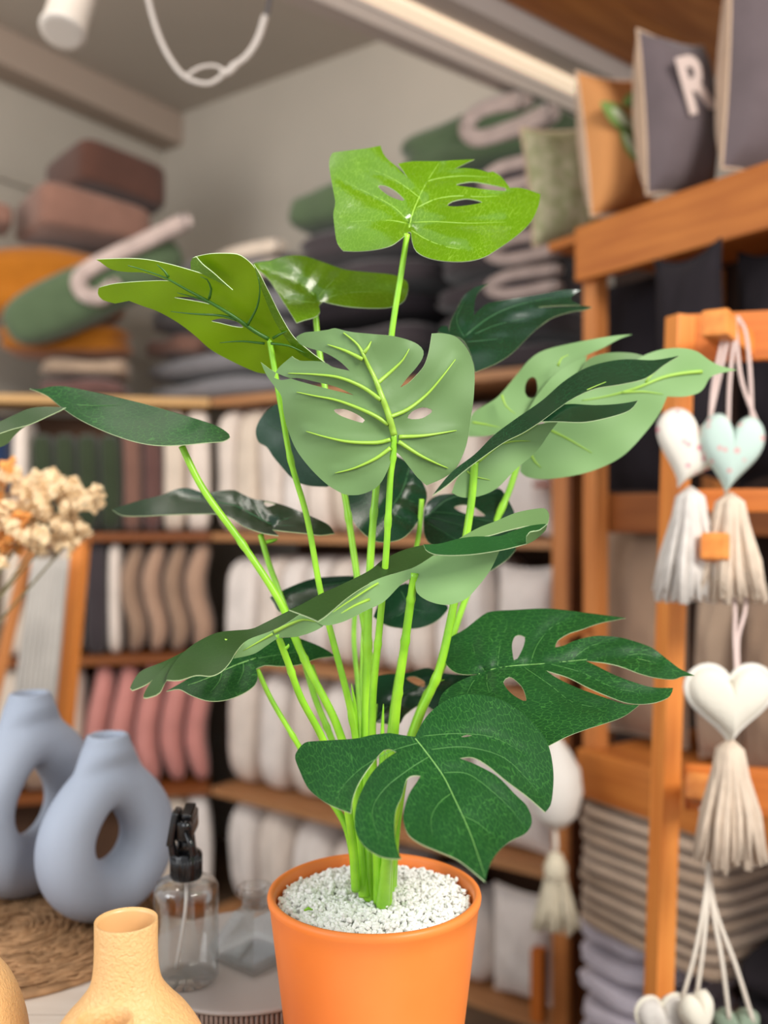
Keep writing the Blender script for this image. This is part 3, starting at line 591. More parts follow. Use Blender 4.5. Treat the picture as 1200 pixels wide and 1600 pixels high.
# short sheath spikes between the stems
def spike(pts, w, Y, name='bud'):
    L = cat3([W(x, y, Y) for x, y in pts], 5); n = len(L)
    r = w*Y/F/2
    o = MB().tube(L, [r*(1-(i/(n-1))**2)+0.0002 for i in range(n)], 8).build(name, STEM, PLANT); o.matrix_parent_inverse = PLANT_INV
spike([(597, 1220), (597, 1160), (599, 1100)], 9, 0.742)
spike([(557, 1200), (556, 1120), (549, 1068)], 9, 0.745)
spike([(672, 1064), (682, 1064), (695, 1062)], 6, 0.752)
spike([(416, 847), (428, 844), (434, 842)], 6, 0.80)
spike([(446, 1013), (450, 1010), (451, 1006)], 5, 0.665)

# ------------------------------------------------------------------ pot and gravel
TERRA = mat('terracotta_orange', (0.90, 0.255, 0.055), 0.42, 0.35, col2=(0.86, 0.225, 0.042), nscale=9, bump=0.02, bscale=300)
RZ = 0.143   # rim height over the table
prof = [(0.0, 0.0), (0.060, 0.0), (0.0640, 0.002), (0.0655, 0.006)]
for i in range(1, 13):
    t = i/12; prof.append((0.0655+(0.0815-0.0655)*t, 0.006+(RZ-0.012)*t))
prof += [(0.0828, RZ-0.004), (0.0833, RZ-0.001), (0.0826, RZ+0.0015), (0.0805, RZ+0.0026), (0.0785, RZ+0.0020), (0.0774, RZ-0.0005), (0.0768, RZ-0.006), (0.074, RZ-0.03), (0.060, 0.012), (0.0, 0.010)]
pot = MB().lathe(prof, 96).build('pot', TERRA, PLANT)
rng = random.Random(5)
GR = mat('white_gravel', (0.93, 0.92, 0.88), 0.75, 0.3, col2=(0.82, 0.81, 0.76), nscale=120)
gb = MB()
ico = bmesh.new(); bmesh.ops.create_icosphere(ico, subdivisions=1, radius=1); iv = [v.co.copy() for v in ico.verts]; ifc = [[v.index for v in f.verts] for f in ico.faces]; ico.free()
def top_z(x, y):
    r = math.hypot(x, y)/0.076
    return RZ-0.0075+0.0035*(1-r*r)+0.0015*math.sin(x*90)*math.cos(y*70)
R_ = 0.0745
bed = MB().lathe([(0.0745, RZ-0.03), (0.0752, RZ-0.0105), (0.05, RZ-0.0085), (0.0, RZ-0.0065)], 48).build('gravel_bed', GR, PLANT)
for i in range(3800):
    a = rng.random()*2*math.pi; r = R_*math.sqrt(rng.random())
    x, y = r*math.cos(a), r*math.sin(a)
    s = rng.uniform(0.0013, 0.0025)
    M = Matrix.Rotation(rng.random()*6.28, 3, 'X')@Matrix.Rotation(rng.random()*6.28, 3, 'Z')
    sc = (s*rng.uniform(0.8, 1.5), s*rng.uniform(0.7, 1.1), s*rng.uniform(0.7, 1.1))
    zz = top_z(x, y)+rng.uniform(-0.001, 0.0012)+(0.003 if rng.random() < 0.03 else 0)
    vs = [M@Vector((v.x*sc[0]*rng.uniform(.8, 1.15), v.y*sc[1], v.z*sc[2]))+Vector((x, y, zz)) for v in iv]
    gb.add(vs, ifc)
g = link('gravel', mesh('gravel', gb.v, gb.f, False), GR, PLANT); g['kind'] = 'stuff'
spk = MB().tube([(-0.052, -0.032, RZ-0.001), (-0.049, -0.033, RZ+0.001), (-0.046, -0.031, RZ-0.001)], [0.0008, 0.0014, 0.0006], 6).build('green_scrap', STEM, PLANT)
# ------------------------------------------------------------------ textiles
def fab(name, c, k=0.14, sheen=0.3, bump=0.4, bs=220, ns=14):
    return mat(name, c, 0.95, 0.1, noise_amt=k, nscale=ns, bump=bump, bscale=bs, sheen=sheen)
CREAM = fab('cream_cotton', (0.86, 0.745, 0.65)); CREAM2 = fab('off_white_cotton', (0.90, 0.815, 0.75)); CREAM3 = fab('warm_ivory_cotton', (0.78, 0.655, 0.53))
BEIGE = fab('beige_knit', (0.50, 0.315, 0.215)); TAUPE = fab('taupe_knit', (0.38, 0.245, 0.165)); PINK = fab('dusty_pink_knit', (0.68, 0.285, 0.245))
GREY = fab('grey_fleece', (0.215, 0.205, 0.215)); DGREY = fab('charcoal_fleece', (0.060, 0.048, 0.052)); BLACK = fab('near_black_canvas', (0.022, 0.018, 0.021), sheen=0.03)
GREEN = fab('moss_green_fleece', (0.085, 0.125, 0.065)); SHERPA = fab('sherpa_lining', (0.52, 0.41, 0.37), 0.25, bump=1.0, bs=90)
ORANGE = fab('burnt_orange_knit', (0.40, 0.135, 0.012)); BROWN_F = fab('chestnut_fabric', (0.095, 0.042, 0.030)); ROSE = fab('rosewood_fabric', (0.235, 0.122, 0.09))
MAUVE = fab('mauve_knit', (0.15, 0.075, 0.065)); DKGREEN = fab('dark_green_knit', (0.045, 0.06, 0.032)); KHAKI = fab('khaki_linen', (0.34, 0.225, 0.15))
LILAC = fab('lilac_white_cotton', (0.60, 0.54, 0.60)); NAVY = fab('navy_cotton', (0.02, 0.04, 0.10)); SAND = fab('sand_linen', (0.42, 0.30, 0.21)); TAN = fab('tan_cotton', (0.30, 0.21, 0.13))

def superv(size, e=4.0, nu=28, nv=18, fn=None):
    """closed superellipsoid-like box; base at z=0"""
    a, b, c = size[0]/2, size[1]/2, size[2]/2; vs = []; fs = []
    def sp(x): return math.copysign(abs(x)**(2/e), x)
    for j in range(nv+1):
        ph = -math.pi/2+math.pi*j/nv
        for i in range(nu):
            th = 2*math.pi*i/nu
            x = a*sp(math.cos(ph))*sp(math.cos(th)); y = b*sp(math.cos(ph))*sp(math.sin(th)); z = c*sp(math.sin(ph))
            p = Vector((x, y, z+c))
            if fn: p = fn(p, (x/a, y/b, z/c))
            vs.append(p)
    for j in range(nv):
        for i in range(nu):
            fs.append((j*nu+i, j*nu+(i+1) % nu, (j+1)*nu+(i+1) % nu, (j+1)*nu+i))
    return vs, fs
SEED = [1]
def wavy(sx, sz, ax, az, ph, lay=1, edge=0.0, groove=0.25):
    """upright folded cloth: side-to-side wave along z, a groove between folds on the front"""
    SEED[0] += 1; r = random.Random(SEED[0]); p1, p2 = r.random()*6, r.random()*6
    def fn(p, n):
        x, y, z = p
        t = z/sz
        gr = 0
        if lay > 1:
            q = (n[0]*0.5+0.5)*lay; f = abs(q-round(q))
            if 0.3 < q < lay-0.3: gr = math.exp(-(f/0.16)**2)*groove*sx/lay
        if n[1] < 0: y += gr
        x += ax*math.sin(t*az+ph)*1.0
        z += edge*math.sin(n[0]*3+p1)*(1 if n[2] > 0 else -0.0)
        y += 0.006*math.sin(t*5+p2)
        return Vector((x, y, z))
    return fn
def stacky(size, lay=2, amp=0.006, seed=0, groove=0.3):
    r = random.Random(seed); p = [r.random()*6 for _ in range(4)]; sx, sy, sz = size
    def fn(q, n):
        x, y, z = q; gr = 0
        if lay > 1:
            w = (n[2]*0.5+0.5)*lay; f = abs(w-round(w))
            if 0.3 < w < lay-0.3: gr = math.exp(-(f/0.15)**2)*groove*sz/lay
        if n[1] < 0: y += gr
        if abs(n[0]) > 0.8: x -= math.copysign(gr, n[0])
        z += amp*math.sin(n[0]*4+p[0])*(0.5+n[2]*0.5)
        y += amp*math.sin(n[0]*6+p[1])
        x += amp*math.sin(n[1]*4+p[2])+amp*0.7*math.sin(n[2]*5+p[3])
        return Vector((x, y, z))
    return fn

def upright(bay, px0, px1, py0, zb, depth, m, name='folded_towel', label='', cat='towel', group=None, ax=0.0, az=3.5, ph=0.0, lay=2, d0=0.015, e=5.0, py1=None, edge=0.0, lean=0.0):
    k0, _ = bay.hit(px0, d0); k1, _ = bay.hit(px1, d0); zt_ = bay.z((px0+px1)/2, py0, d0)
    lim = min([q for q in BZ if q > zb+0.05]+[9])-0.024-0.008
    zb = zb+0.0015; zt_ = min(zt_, lim)
    w = (k1-k0)*0.95; h = zt_-zb
    vs, fs = superv((w, depth, h), e, 32, 22, wavy(w, h, ax, az, ph, lay, edge))
    c = bay.pt((k0+k1)/2, d0+depth/2, zb)
    o = link(name, mesh(name, vs, fs), m, None, c, (0, lean, bay.rz)); tag(o, label, cat, group); return o
def slab(bay, px0, px1, py0, py1, depth, m, name='folded_blanket', label='', cat='blanket', group=None, lay=2, d0=0.01, e=3.6, zb=None, zt=None, amp=0.006, rx=0, roll=0):
    k0, _ = bay.hit(px0, d0); k1, _ = bay.hit(px1, d0); xm = (px0+px1)/2
    z0 = bay.z(xm, py1, d0) if zb is None else zb; z1 = bay.z(xm, py0, d0) if zt is None else zt
    z0 += 0.001; size = (k1-k0, depth, z1-z0-amp*1.15-0.002); SEED[0] += 1
    vs, fs = superv(size, e, 36, 24, stacky(size, lay, amp, SEED[0]))
    c = bay.pt((k0+k1)/2, d0+depth/2, z0)
    o = link(name, mesh(name, vs, fs), m, None, c, (rx, roll, bay.rz)); tag(o, label, cat, group); return o

def strip(path, th, depth, n_round=6):
    """2-D path in x-z swept as a thick strip with rounded section, extruded along y"""
    L = cat3([(p[0], 0, p[1]) for p in path], 6); n = len(L); vs = []; fs = []
    up, dn = [], []
    for i, p in enumerate(L):
        t = (L[min(i+1, n-1)]-L[max(i-1, 0)]).normalized(); nn = Vector((-t.z, 0, t.x))
        up.append(p+nn*th/2); dn.append(p-nn*th/2)
    t0 = (L[1]-L[0]).normalized(); t1 = (L[-1]-L[-2]).normalized(); arc0 = []; arc1 = []
    for k in range(1, n_round):
        a = math.pi*k/n_round
        n1 = Vector((-t1.z, 0, t1.x)); arc1.append(L[-1]+n1*math.cos(a)*th/2+t1*math.sin(a)*th/2)
        n0 = Vector((-t0.z, 0, t0.x)); arc0.append(L[0]-n0*math.cos(a)*th/2-t0*math.sin(a)*th/2)
    ring = up+arc1+dn[::-1]+arc0; N = len(ring)
    ys = [-depth/2, -depth/2+0.004, depth/2-0.004, depth/2]
    cen = Vector((0, 0, 0))
    for j, y in enumerate(ys):
        for p in ring: vs.append(Vector((p.x, y, p.z)))
    for j in range(3):
        for i in range(N): fs.append((j*N+i, j*N+(i+1) % N, (j+1)*N+(i+1) % N, (j+1)*N+i))
    # caps as quads between up and dn
    nU = n
    for j in (0, 3):
        for i in range(n-1):
            a, b = i, i+1; c_ = nU+(n_round-1)+(n-1-(i+1)); d_ = c_+1
            q = (j*N+a, j*N+b, j*N+c_, j*N+d_); fs.append(q if j else q[::-1])
        e1 = tuple(j*N+i for i in range(n-1, nU+(n_round-1)+1)); fs.append(e1)
        e0 = tuple([j*N+i for i in range(N-(n_round-1)-1, N)]+[j*N]); fs.append(e0)
    return vs, fs

# ---- cream towels along bay A, three levels; group rows
def row(bay, xs, top, zb, m_list, group, labels, depth=0.3, **kw):
    for i in range(len(xs)-1):
        t_ = top[i] if hasattr(top, '__len__') else top
        upright(bay, xs[i], xs[i+1], t_, zb, depth, m_list[i % len(m_list)], group=group, label=labels(i, xs[i], xs[i+1]), ph=kw.get('ph0', 0)+0.03*i, **{k: v for k, v in kw.items() if k != 'ph0'})
ordn = ['first', 'second', 'third', 'fourth', 'fifth', 'sixth', 'seventh', 'eighth', 'ninth', 'tenth', 'eleventh', 'twelfth', 'thirteenth', 'fourteenth', 'fifteenth']
xsA = [333, 362, 398, 436, 472, 510, 548, 588, 628, 668, 708, 748]
row(A, xsA, 628, BZ[1], [CREAM, CREAM3, CREAM, CREAM2], 'cream towels on the upper middle shelf', lambda i, a, b: 'cream folded towel, %s from the left on the shelf under the grey blankets' % ordn[i], lay=2, e=4.5)
xsA3 = [338, 392, 430, 466, 504, 544, 584, 626, 668, 712, 756]
row(A, xsA3, 872, BZ[2], [CREAM2, CREAM, CREAM2], 'cream towels on the second middle shelf', lambda i, a, b: 'cream folded towel, %s from the left on the shelf right of the beige knits' % ordn[i], lay=2, e=3.6, ax=0.006, az=4)
xsA4 = [336, 384, 432, 482, 534, 590, 648, 706]
row(A, xsA4, 1030, BZ[3], [CREAM, CREAM2], 'tall cream towels right of the pink knits', lambda i, a, b: 'tall cream folded towel, %s to the right of the pink knits' % ordn[i], lay=1, e=2.8, ax=0.012, az=2.4)
# large white pillows at the right end of bay A
def bigpillow(bay, px0, px1, py0, py1, zb, m, label, group=None, d0=0.01, rz=0.0, lean=0.0, th=0.1, name='pillow', cat='pillow', thz=None):
    return cushion_at(bay, px0, px1, py0, py1, zb, m, label, group, d0, rz, lean, th, name, cat)

def cushion_mesh(w, h, t, back=None, pinch=0.07, n=20, half=0):
    vs = []; fs = []
    def P(u, v, s):
        k = 1-pinch*(1-v*v); k2 = 1-pinch*(1-u*u)
        x = w/2*u*k; z = h/2*v*k2
        th = t/2*(max(0, (1-abs(u)**2.6)*(1-abs(v)**2.6)))**0.55
        wr = 0.004*math.sin(u*7+v*3)*math.sin(v*6-u*2)*(1-u*u)*(1-v*v)
        return (x, -s*(th+wr) if s > 0 else (th+wr), z+h/2)
    for s in (1, -1):
        if half and s != half: continue
        o = len(vs)
        for j in range(n+1):
            for i in range(n+1):
                vs.append(P(-1+2*i/n, -1+2*j/n, s))
        for j in range(n):
            for i in range(n):
                q = (o+j*(n+1)+i, o+j*(n+1)+i+1, o+(j+1)*(n+1)+i+1, o+(j+1)*(n+1)+i); fs.append(q if s > 0 else q[::-1])
    return vs, fs
def outline_pts(w, h, pinch=0.07, n=14, y=0.0):
    pts = []
    for (u0, v0, u1, v1) in ((-1, -1, 1, -1), (1, -1, 1, 1), (1, 1, -1, 1), (-1, 1, -1, -1)):
        for i in range(n):
            u = u0+(u1-u0)*i/n; v = v0+(v1-v0)*i/n
            pts.append((w/2*u*(1-pinch*(1-v*v)), y, h/2*v*(1-pinch*(1-u*u))+h/2))
    pts.append(pts[0]); return pts
def cushion(label, loc, rz, w, h, t, m, m_back=None, m_pipe=None, lean=0.0, roll=0.0, group=None, name='cushion', cat='cushion', pinch=0.07):
    T = thing(name, label, cat, loc, rz, group); T.rotation_euler = (lean, roll, rz)
    v, f = cushion_mesh(w, h, t, pinch=pinch, half=1); link('front_panel', mesh('front_panel', v, f), m, T)
    v, f = cushion_mesh(w, h, t, pinch=pinch, half=-1); link('back_panel', mesh('back_panel', v, f), m_back or m, T)
    MB().tube(outline_pts(w, h, pinch), 0.0028, 6).build('piping', m_pipe or m_back or m, T)
    return T
def cushion_at(bay, px0, px1, py0, py1, zb, m, label, group=None, d0=0.01, rz=0.0, lean=0.0, th=0.1, name='pillow', cat='pillow', m_back=None, m_pipe=None, roll=0.0, pinch=0.07):
    k0, _ = bay.hit(px0, d0); k1, Y = bay.hit(px1, d0); xm = (px0+px1)/2
    zt_ = bay.z(xm, py0, d0)
    if zb is None: zb = bay.z(xm, py1, d0)
    if bay is A: zt_ = min(zt_, min([q for q in BZ if q > zb+0.05]+[9])-0.036)
    zb += 0.005
    c = bay.pt((k0+k1)/2, d0+th/2+0.01, zb)
    return cushion(label, c, bay.rz+rz, (k1-k0)*0.96/max(0.3, math.cos(rz)), zt_-zb, th, m, m_back, m_pipe, lean, roll, group, name, cat, pinch)

cushion_at(A, 752, 852, 620, 840, BZ[1], CREAM2, 'cream cushion standing at the right end of the upper shelf', th=0.12, m_pipe=CREAM)
cushion_at(A, 758, 854, 885, 1076, BZ[2], CREAM2, 'white cushion standing at the right end of the middle shelf', th=0.12)
cushion_at(A, 712, 848, 1150, 1350, BZ[3], CREAM2, 'white cushion standing on the lower shelf above the pot rim', th=0.12, m_pipe=CREAM)
lb = MB(); lb.box((0, 0, 0), (0.045, 0.002, 0.012), None, 0.0005)
q = A.pt(A.hit(836, -0.03)[0], 0.003, A.z(836, 757))
tag(lb.build('woven_label', mat('label_red_brown', (0.30, 0.09, 0.06), 0.8), loc=q, rot=(0, 0, A.rz)), 'small red-brown cloth label on the cream cushion below the top board', 'label')
# bottom level of bay A: big pale folded sheets and pillows
zfl = CAMZ-1.24
xs5 = [232, 292]
row(Cb, xs5, 1238, zfl, [CREAM3], None, lambda i, a, b: 'cream folded sheet on the lowest shelf behind the spray bottle', depth=0.22, lay=2, e=3.2, ax=0.015, az=2.2)
xs5 = [338, 384, 432, 490, 548, 612, 680, 744]
row(A, xs5, [1246, 1262, 1288, 1318, 1350, 1385, 1420], zfl, [CREAM2, CREAM], 'pale folded sheets on the lowest shelf', lambda i, a, b: 'pale folded sheet, %s from the left on the lowest shelf behind the pot' % ordn[i], lay=2, e=2.8, ax=0.018, az=2.3, ph0=0.6)
upright(Cb, 292, 328, 1236, zfl, 0.22, CREAM2, label='off-white folded sheet on the lowest shelf right of the cream one', lay=2, ax=0.012)
cushion_at(A, 748, 850, 1405, 1620, zfl, CREAM2, 'white pillow on the lowest shelf just right of the orange pot', th=0.13, m_pipe=CREAM)
q = A.pt(A.hit(846, -0.05)[0], -0.055, zfl-0.0)
tag(A.box('folder', A.hit(838, -0.06)[0], A.hit(856, -0.06)[0], -0.09, -0.06, A.z(846, 1590, -0.06), A.z(846, 1478, -0.06), mat('amber_board', (0.52, 0.13, 0.01), 0.6)), 'flat burnt-orange board upright beside the lowest white pillow', 'board')

# ---- bay C (left) rows
row(Cb, [186, 226, 262, 300, 330], 640, BZ[1], [CREAM, CREAM3], 'cream towels left of the middle', lambda i, a, b: 'cream folded towel, %s right of the brown towels' % ordn[i], depth=0.22, lay=2, ax=0.004) if False else None
row(Cb, [252, 290, 330], 640, BZ[1], [CREAM3, CREAM], 'cream towels right of the brown knits', lambda i, a, b: 'cream folded towel, %s right of the brown knits' % ordn[i], depth=0.22, lay=2, ax=0.004)
row(Cb, [188, 220, 252], 655, BZ[1], [ROSE, MAUVE], 'brown knits beside the dark green ones', lambda i, a, b: 'brown folded knit, %s right of the dark green knits' % ordn[i], depth=0.22, lay=2, ax=0.006)
row(Cb, [44, 80, 116, 152, 188], 676, BZ[1], [DKGREEN], 'dark green knits on the left shelf', lambda i, a, b: 'dark green folded knit, %s from the left above the beige flowers' % ordn[i], depth=0.22, lay=2, ax=0.006)
upright(Cb, 16, 44, 650, BZ[1], 0.22, CREAM, label='cream folded towel left of the dark green knits', lay=2)
upright(Cb, -30, 14, 655, BZ[1], 0.22, NAVY, label='navy folded towel at the far left edge', lay=2)
row(Cb, [130, 166], 848, BZ[2], [DGREY], None, lambda i, a, b: 'grey folded towel beside the leaning orange timber', depth=0.22, ax=0.004)
upright(Cb, 167, 189, 850, BZ[2], 0.22, CREAM, label='narrow cream towel between grey and beige knits', lay=1)
row(Cb, [190, 224, 258, 292, 330], 845, BZ[2], [TAUPE, BEIGE, TAUPE, BEIGE], 'beige knits on the left middle shelf', lambda i, a, b: 'beige folded knit, %s right of the narrow cream towel' % ordn[i], depth=0.22, lay=1, e=3.2, ax=0.014, az=7.5)
row(Cb, [134, 172, 212, 252, 292, 330], [1000, 1005, 1012, 1008, 1012], BZ[3], [PINK], 'pink knits on the left lower shelf', lambda i, a, b: 'dusty pink folded knit, %s from the left above the blue vase' % ordn[i], depth=0.22, lay=1, e=3.0, ax=0.013, az=6.5, ph0=2)
row(Cb, [-20, 30, 80, 128], 1010, BZ[3], [CREAM3, TAUPE], 'pale towels behind the blue vases', lambda i, a, b: 'pale folded towel, %s from the left behind the tall blue vase' % ordn[i], depth=0.22, lay=1)
row(Cb, [-40, 0, 40, 84, 128], 850, BZ[2], [TAN, CREAM3], 'pale towels behind the ladder cloth', lambda i, a, b: 'pale folded towel, %s from the left behind the draped white cloth' % ordn[i], depth=0.20, lay=1)

# top of bay C: the leaning heap of cushions and blankets
z0 = BZ[0]
slab(Cb, 58, 200, 585, 0, 0.24, MAUVE, label='mauve knitted blanket at the bottom of the left stack', zb=z0, zt=z0+0.062, d0=-0.02)
slab(Cb, 56, 200, 545, 0, 0.24, SAND, label='sand knitted blanket second from bottom of the left stack', zb=z0+0.062, zt=z0+0.125, d0=-0.02)
slab(Cb, -10, 200, 492, 0, 0.24, ORANGE, label='burnt-orange blanket lying under the green rolled one', zb=z0+0.125, zt=z0+0.235, d0=-0.02)
slab(A, 216, 296, 500, 0, 0.22, ROSE, name='cushion', cat='cushion', label='small rose cushion tucked between the grey fleece blankets', zb=z0+0.16, zt=z0+0.238, d0=0.02, lay=1)
slab(Cb, -60, 190, 368, 0, 0.24, ORANGE, label='upper burnt-orange blanket under the rosewood cushion', zb=z0+0.235, zt=z0+0.47, d0=0.0)
def boxcushion(bay, px, d, zb, w, dpt, h, rz, m, label, roll=0, rx=0):
    c = bay.pt(bay.hit(px, d)[0], d, zb)
    low = m is BROWN_F
    T = thing('cushion', label, 'cushion', c, 0); T.rotation_euler = (rx, roll, rz)
    def fn(p, n):
        x, y, z = p
        z += 0.012*math.cos(n[0]*1.5)*math.cos(n[1]*1.5)*(n[2] if not low else 1)*0.6-(0.016*(n[0]+1)+0.013*(n[1]+1))*(1 if low else (n[2]+1)/2); return Vector((x, y, z))
    v, f = superv((w, dpt, h), 7, 40, 20, fn); link('cover', mesh('cover', v, f), m, T)
    return T
boxcushion(Cb, 130, 0.11, z0+0.49, 0.36, 0.30, 0.145, math.radians(38), ROSE, 'rosewood box cushion under the chestnut one on the left stack')
boxcushion(Cb, 165, 0.15, z0+0.648, 0.30, 0.30, 0.14, math.radians(44), BROWN_F, 'chestnut box cushion on top of the left stack')
boxcushion(Cb, -32, -0.02, z0+0.49, 0.17, 0.17, 0.09, math.radians(30), ROSE, 'pale rose cushion at the left edge below the rosewood one')
# green sherpa blanket, rolled, leaning across the stack
G = thing('rolled_blanket', 'moss-green rolled blanket with cream fleecy lining leaning across the orange ones', 'blanket', Cb.pt(Cb.hit(150, -0.1)[0], -0.1, Cb.z(150, 455, -0.1)), 0)
G.rotation_euler = (0, -math.radians(29), Cb.rz)
def fnr(p, n):
    return Vector((p.x, p.y, p.z*(1-0.10*n[0])))
v, f = superv((0.56, 0.15, 0.165), 3.0, 36, 22, fnr); v = [(a[0], a[1], a[2]-0.08) for a in v]; link('blanket_roll', mesh('blanket_roll', v, f), GREEN, G)
vs, fs = strip([(0.30, 0.045), (0.17, 0.045), (0.02, 0.045), (-0.045, 0.03), (-0.055, -0.01), (-0.02, -0.04), (0.03, -0.03)], 0.044, 0.035)
link('lining', mesh('lining', [(a[0]+0.02, a[1]-0.078, a[2]) for a in vs], fs), SHERPA, G)

# top of bay A: grey and charcoal blanket stacks, some lined with fleece
def fold(px0, px1, zb, zt, m, label, lined=False, d0=0.01, depth=0.33, lin=SHERPA, flip=1, lay=2, amp=0.006, spiral=False):
    k0, _ = A.hit(px0, d0); k1, _ = A.hit(px1, d0); zb += 0.001; size = (k1-k0, depth, zt-zb-amp*1.15-0.002); SEED[0] += 1
    vs, fs = superv(size, 3.4, 36, 22, stacky(size, lay, amp, SEED[0])); c = A.pt((k0+k1)/2, d0+depth/2, zb)
    if not lined:
        return tag(link('folded_blanket', mesh('folded_blanket', vs, fs), m, None, c, (0, 0, A.rz)), label, 'blanket')
    T = thing('folded_blanket', label, 'blanket', c, A.rz)
    link('blanket_body', mesh('blanket_body', vs, fs), m, T)
    h = size[2]; w = size[0]*0.48; x1 = size[0]/2
    th = min(0.042, h*0.36)
    if spiral: path = [(x1-w*0.35, h*0.80), (x1-w*0.8, h*0.82), (x1-w, h*0.62), (x1-w*0.85, h*0.38), (x1-w*0.4, h*0.40), (x1-0.01, h*0.50)]
    else: path = [(x1-0.005, h*0.78), (x1-w*0.7, h*0.80), (x1-w, h*0.5), (x1-w*0.7, h*0.20), (x1-0.005, h*0.25)]
    v2, f2 = strip(path, th, 0.03); link('lining', mesh('lining', [(a[0], a[1]-depth/2+0.012, a[2]) for a in v2], f2), lin, T)
    return T
zz = [0, 0.10, 0.20, 0.29, 0.38, 0.46]
fold(208, 432, z0, z0+0.08, GREY, 'grey fleece blanket at the bottom of the grey stack', lay=1)
fold(206, 436, z0+0.08, z0+0.16, GREY, 'grey fleece blanket second from bottom of the grey stack', lay=1)
fold(301, 438, z0+0.16, z0+0.24, GREY, 'short grey fleece blanket in the middle of the grey stack, beside the rose cushion', lay=1)
fold(210, 434, z0+0.24, z0+0.35, GREY, 'grey fleece blanket second from the top of the grey stack', lay=2)
fold(225, 434, z0+0.35, z0+0.47, GREY, 'grey fleece blanket on top of the grey stack with a cream lining end', lined=True, lin=CREAM3, lay=2)
for i, (a, b) in enumerate([(0, .085), (.085, .175), (.175, .27), (.27, .36), (.36, .47)]):
    fold(442, 655, z0+a, z0+b, DGREY if i != 2 else BLACK, 'charcoal blanket, %s of five from the bottom below the small green one' % ordn[i], lay=2)
fold(436, 560, z0+0.47, z0+0.60, GREEN, 'small moss-green blanket end standing out above the charcoal stack', lay=1, depth=0.22)
hs = [0, .085, .17, .255, .345, .435, .53, .60]
for i in range(6):
    L_ = i in (2, 3, 5)
    fold(662, 868 if i < 4 else 850, z0+hs[i], z0+hs[i+1], DGREY, 'charcoal blanket%s, %s from the bottom of the stack beside the cushions' % (' with pink-white fleecy folds' if L_ else '', ordn[i]), lined=L_, depth=0.32)
fold(600, 862, z0+0.53, z0+0.70, GREEN, 'big moss-green blanket with fleecy roll on top of the charcoal stack', lined=True, spiral=True, depth=0.3)

# ------------------------------------------------------------------ cushions on the near unit
PGREEN = mat('leaf_print_green', (0.32, 0.33, 0.17), 0.9, 0.1, col2=(0.50, 0.46, 0.30), nscale=45, bump=0.2)
PRINT = mat('orange_leaf_print', (0.52, 0.235, 0.085), 0.9, 0.1, bump=0.2)
GCUSH = fab('grey_lilac_canvas', (0.135, 0.105, 0.11)); LINEN = fab('natural_linen', (0.60, 0.43, 0.30))
def at_shelf(px, py, z):        # point on the plane z seen at this pixel
    Y = (CAMZ-z)*F/(py-HY); return W(px, py, Y)
zt_ = zt
p = at_shelf(888, 392, zt_); p.z += 0.012
cushion('pale green leaf-print cushion left of the orange printed one', p, math.radians(18), 0.165, 0.245, 0.10, PGREEN, LINEN, LINEN, roll=-0.12)
p = at_shelf(972, 350, zt_); p.z += 0.012
oc = cushion('orange cushion with green leaf print and linen edge', p, math.radians(32), 0.165, 0.265, 0.11, PRINT, LINEN, LINEN, roll=-0.14)
p = at_shelf(1062, 322, zt_); p.z += 0.012
gc = cushion('grey cushion with a large pale letter R, linen back', p, math.radians(32), 0.17, 0.285, 0.125, GCUSH, LINEN, LINEN, roll=-0.08)
p = at_shelf(1190, 296, zt_); p.z += 0.012
cushion('grey cushion at the right edge with linen side', p, math.radians(30), 0.20, 0.36, 0.13, GCUSH, LINEN, LINEN, roll=0.06)
# letter on the grey cushion
fc = bpy.data.curves.new('letter', 'FONT'); fc.body = 'R'; fc.size = 0.13; fc.extrude = 0.0012; fc.offset = 0.004; fc.align_x = 'CENTER'
lo = bpy.data.objects.new('letter', fc); COL.objects.link(lo); fc.materials.append(mat('letter_pale_pink', (0.62, 0.50, 0.45), 0.9))
lo.parent = gc; lo.location = (-0.008, -0.0640, 0.135); lo.rotation_euler = (math.radians(90), math.radians(-18), 0)
bpy.context.view_layer.update()
lm_ = bpy.data.meshes.new_from_object(lo); lm2 = bpy.data.objects.new('letter_patch', lm_); COL.objects.link(lm2); lm2.parent = gc; lm2.location = lo.location; lm2.rotation_euler = lo.rotation_euler
bpy.data.objects.remove(lo)
# leaf prints on the orange cushion: flat appliqué leaves
def lens(name, m, parent, loc, l, w, ang, y0):
    n = 16; vs = []; 
    for i in range(n+1):
        t = i/n; ww = w*math.sin(math.pi*t)**0.8/2
        for s in (-1, 1):
            x = (t-0.5)*l; z = s*ww
            vs.append((loc[0]+x*math.cos(ang)-z*math.sin(ang), y0, loc[1]+x*math.sin(ang)+z*math.cos(ang)))
    fs = [(2*i, 2*i+2, 2*i+3, 2*i+1) for i in range(n)]
    mb = MB(); mb.add(vs, fs); o = link(name, mesh(name, vs, fs), m, parent)
    md = o.modifiers.new('t', 'SOLIDIFY'); md.thickness = 0.0015
    return o
LG = mat('print_leaf_green', (0.16, 0.25, 0.06), 0.9); LP = mat('print_leaf_pale', (0.45, 0.50, 0.33), 0.9)
for (x, z, l, w, a, m_) in ((-0.01, 0.165, 0.075, 0.032, -0.5, LG), (0.0, 0.163, 0.05, 0.016, -0.5, LP), (0.02, 0.115, 0.07, 0.03, -0.9, LG), (0.015, 0.115, 0.045, 0.013, -0.9, LP), (0.035, 0.20, 0.05, 0.022, 0.3, LG)):
    lens('printed_leaf', m_, oc, (x-0.035, z), l*1.3, w*1.3, a, -0.0575 if m_ is LG else -0.0595)

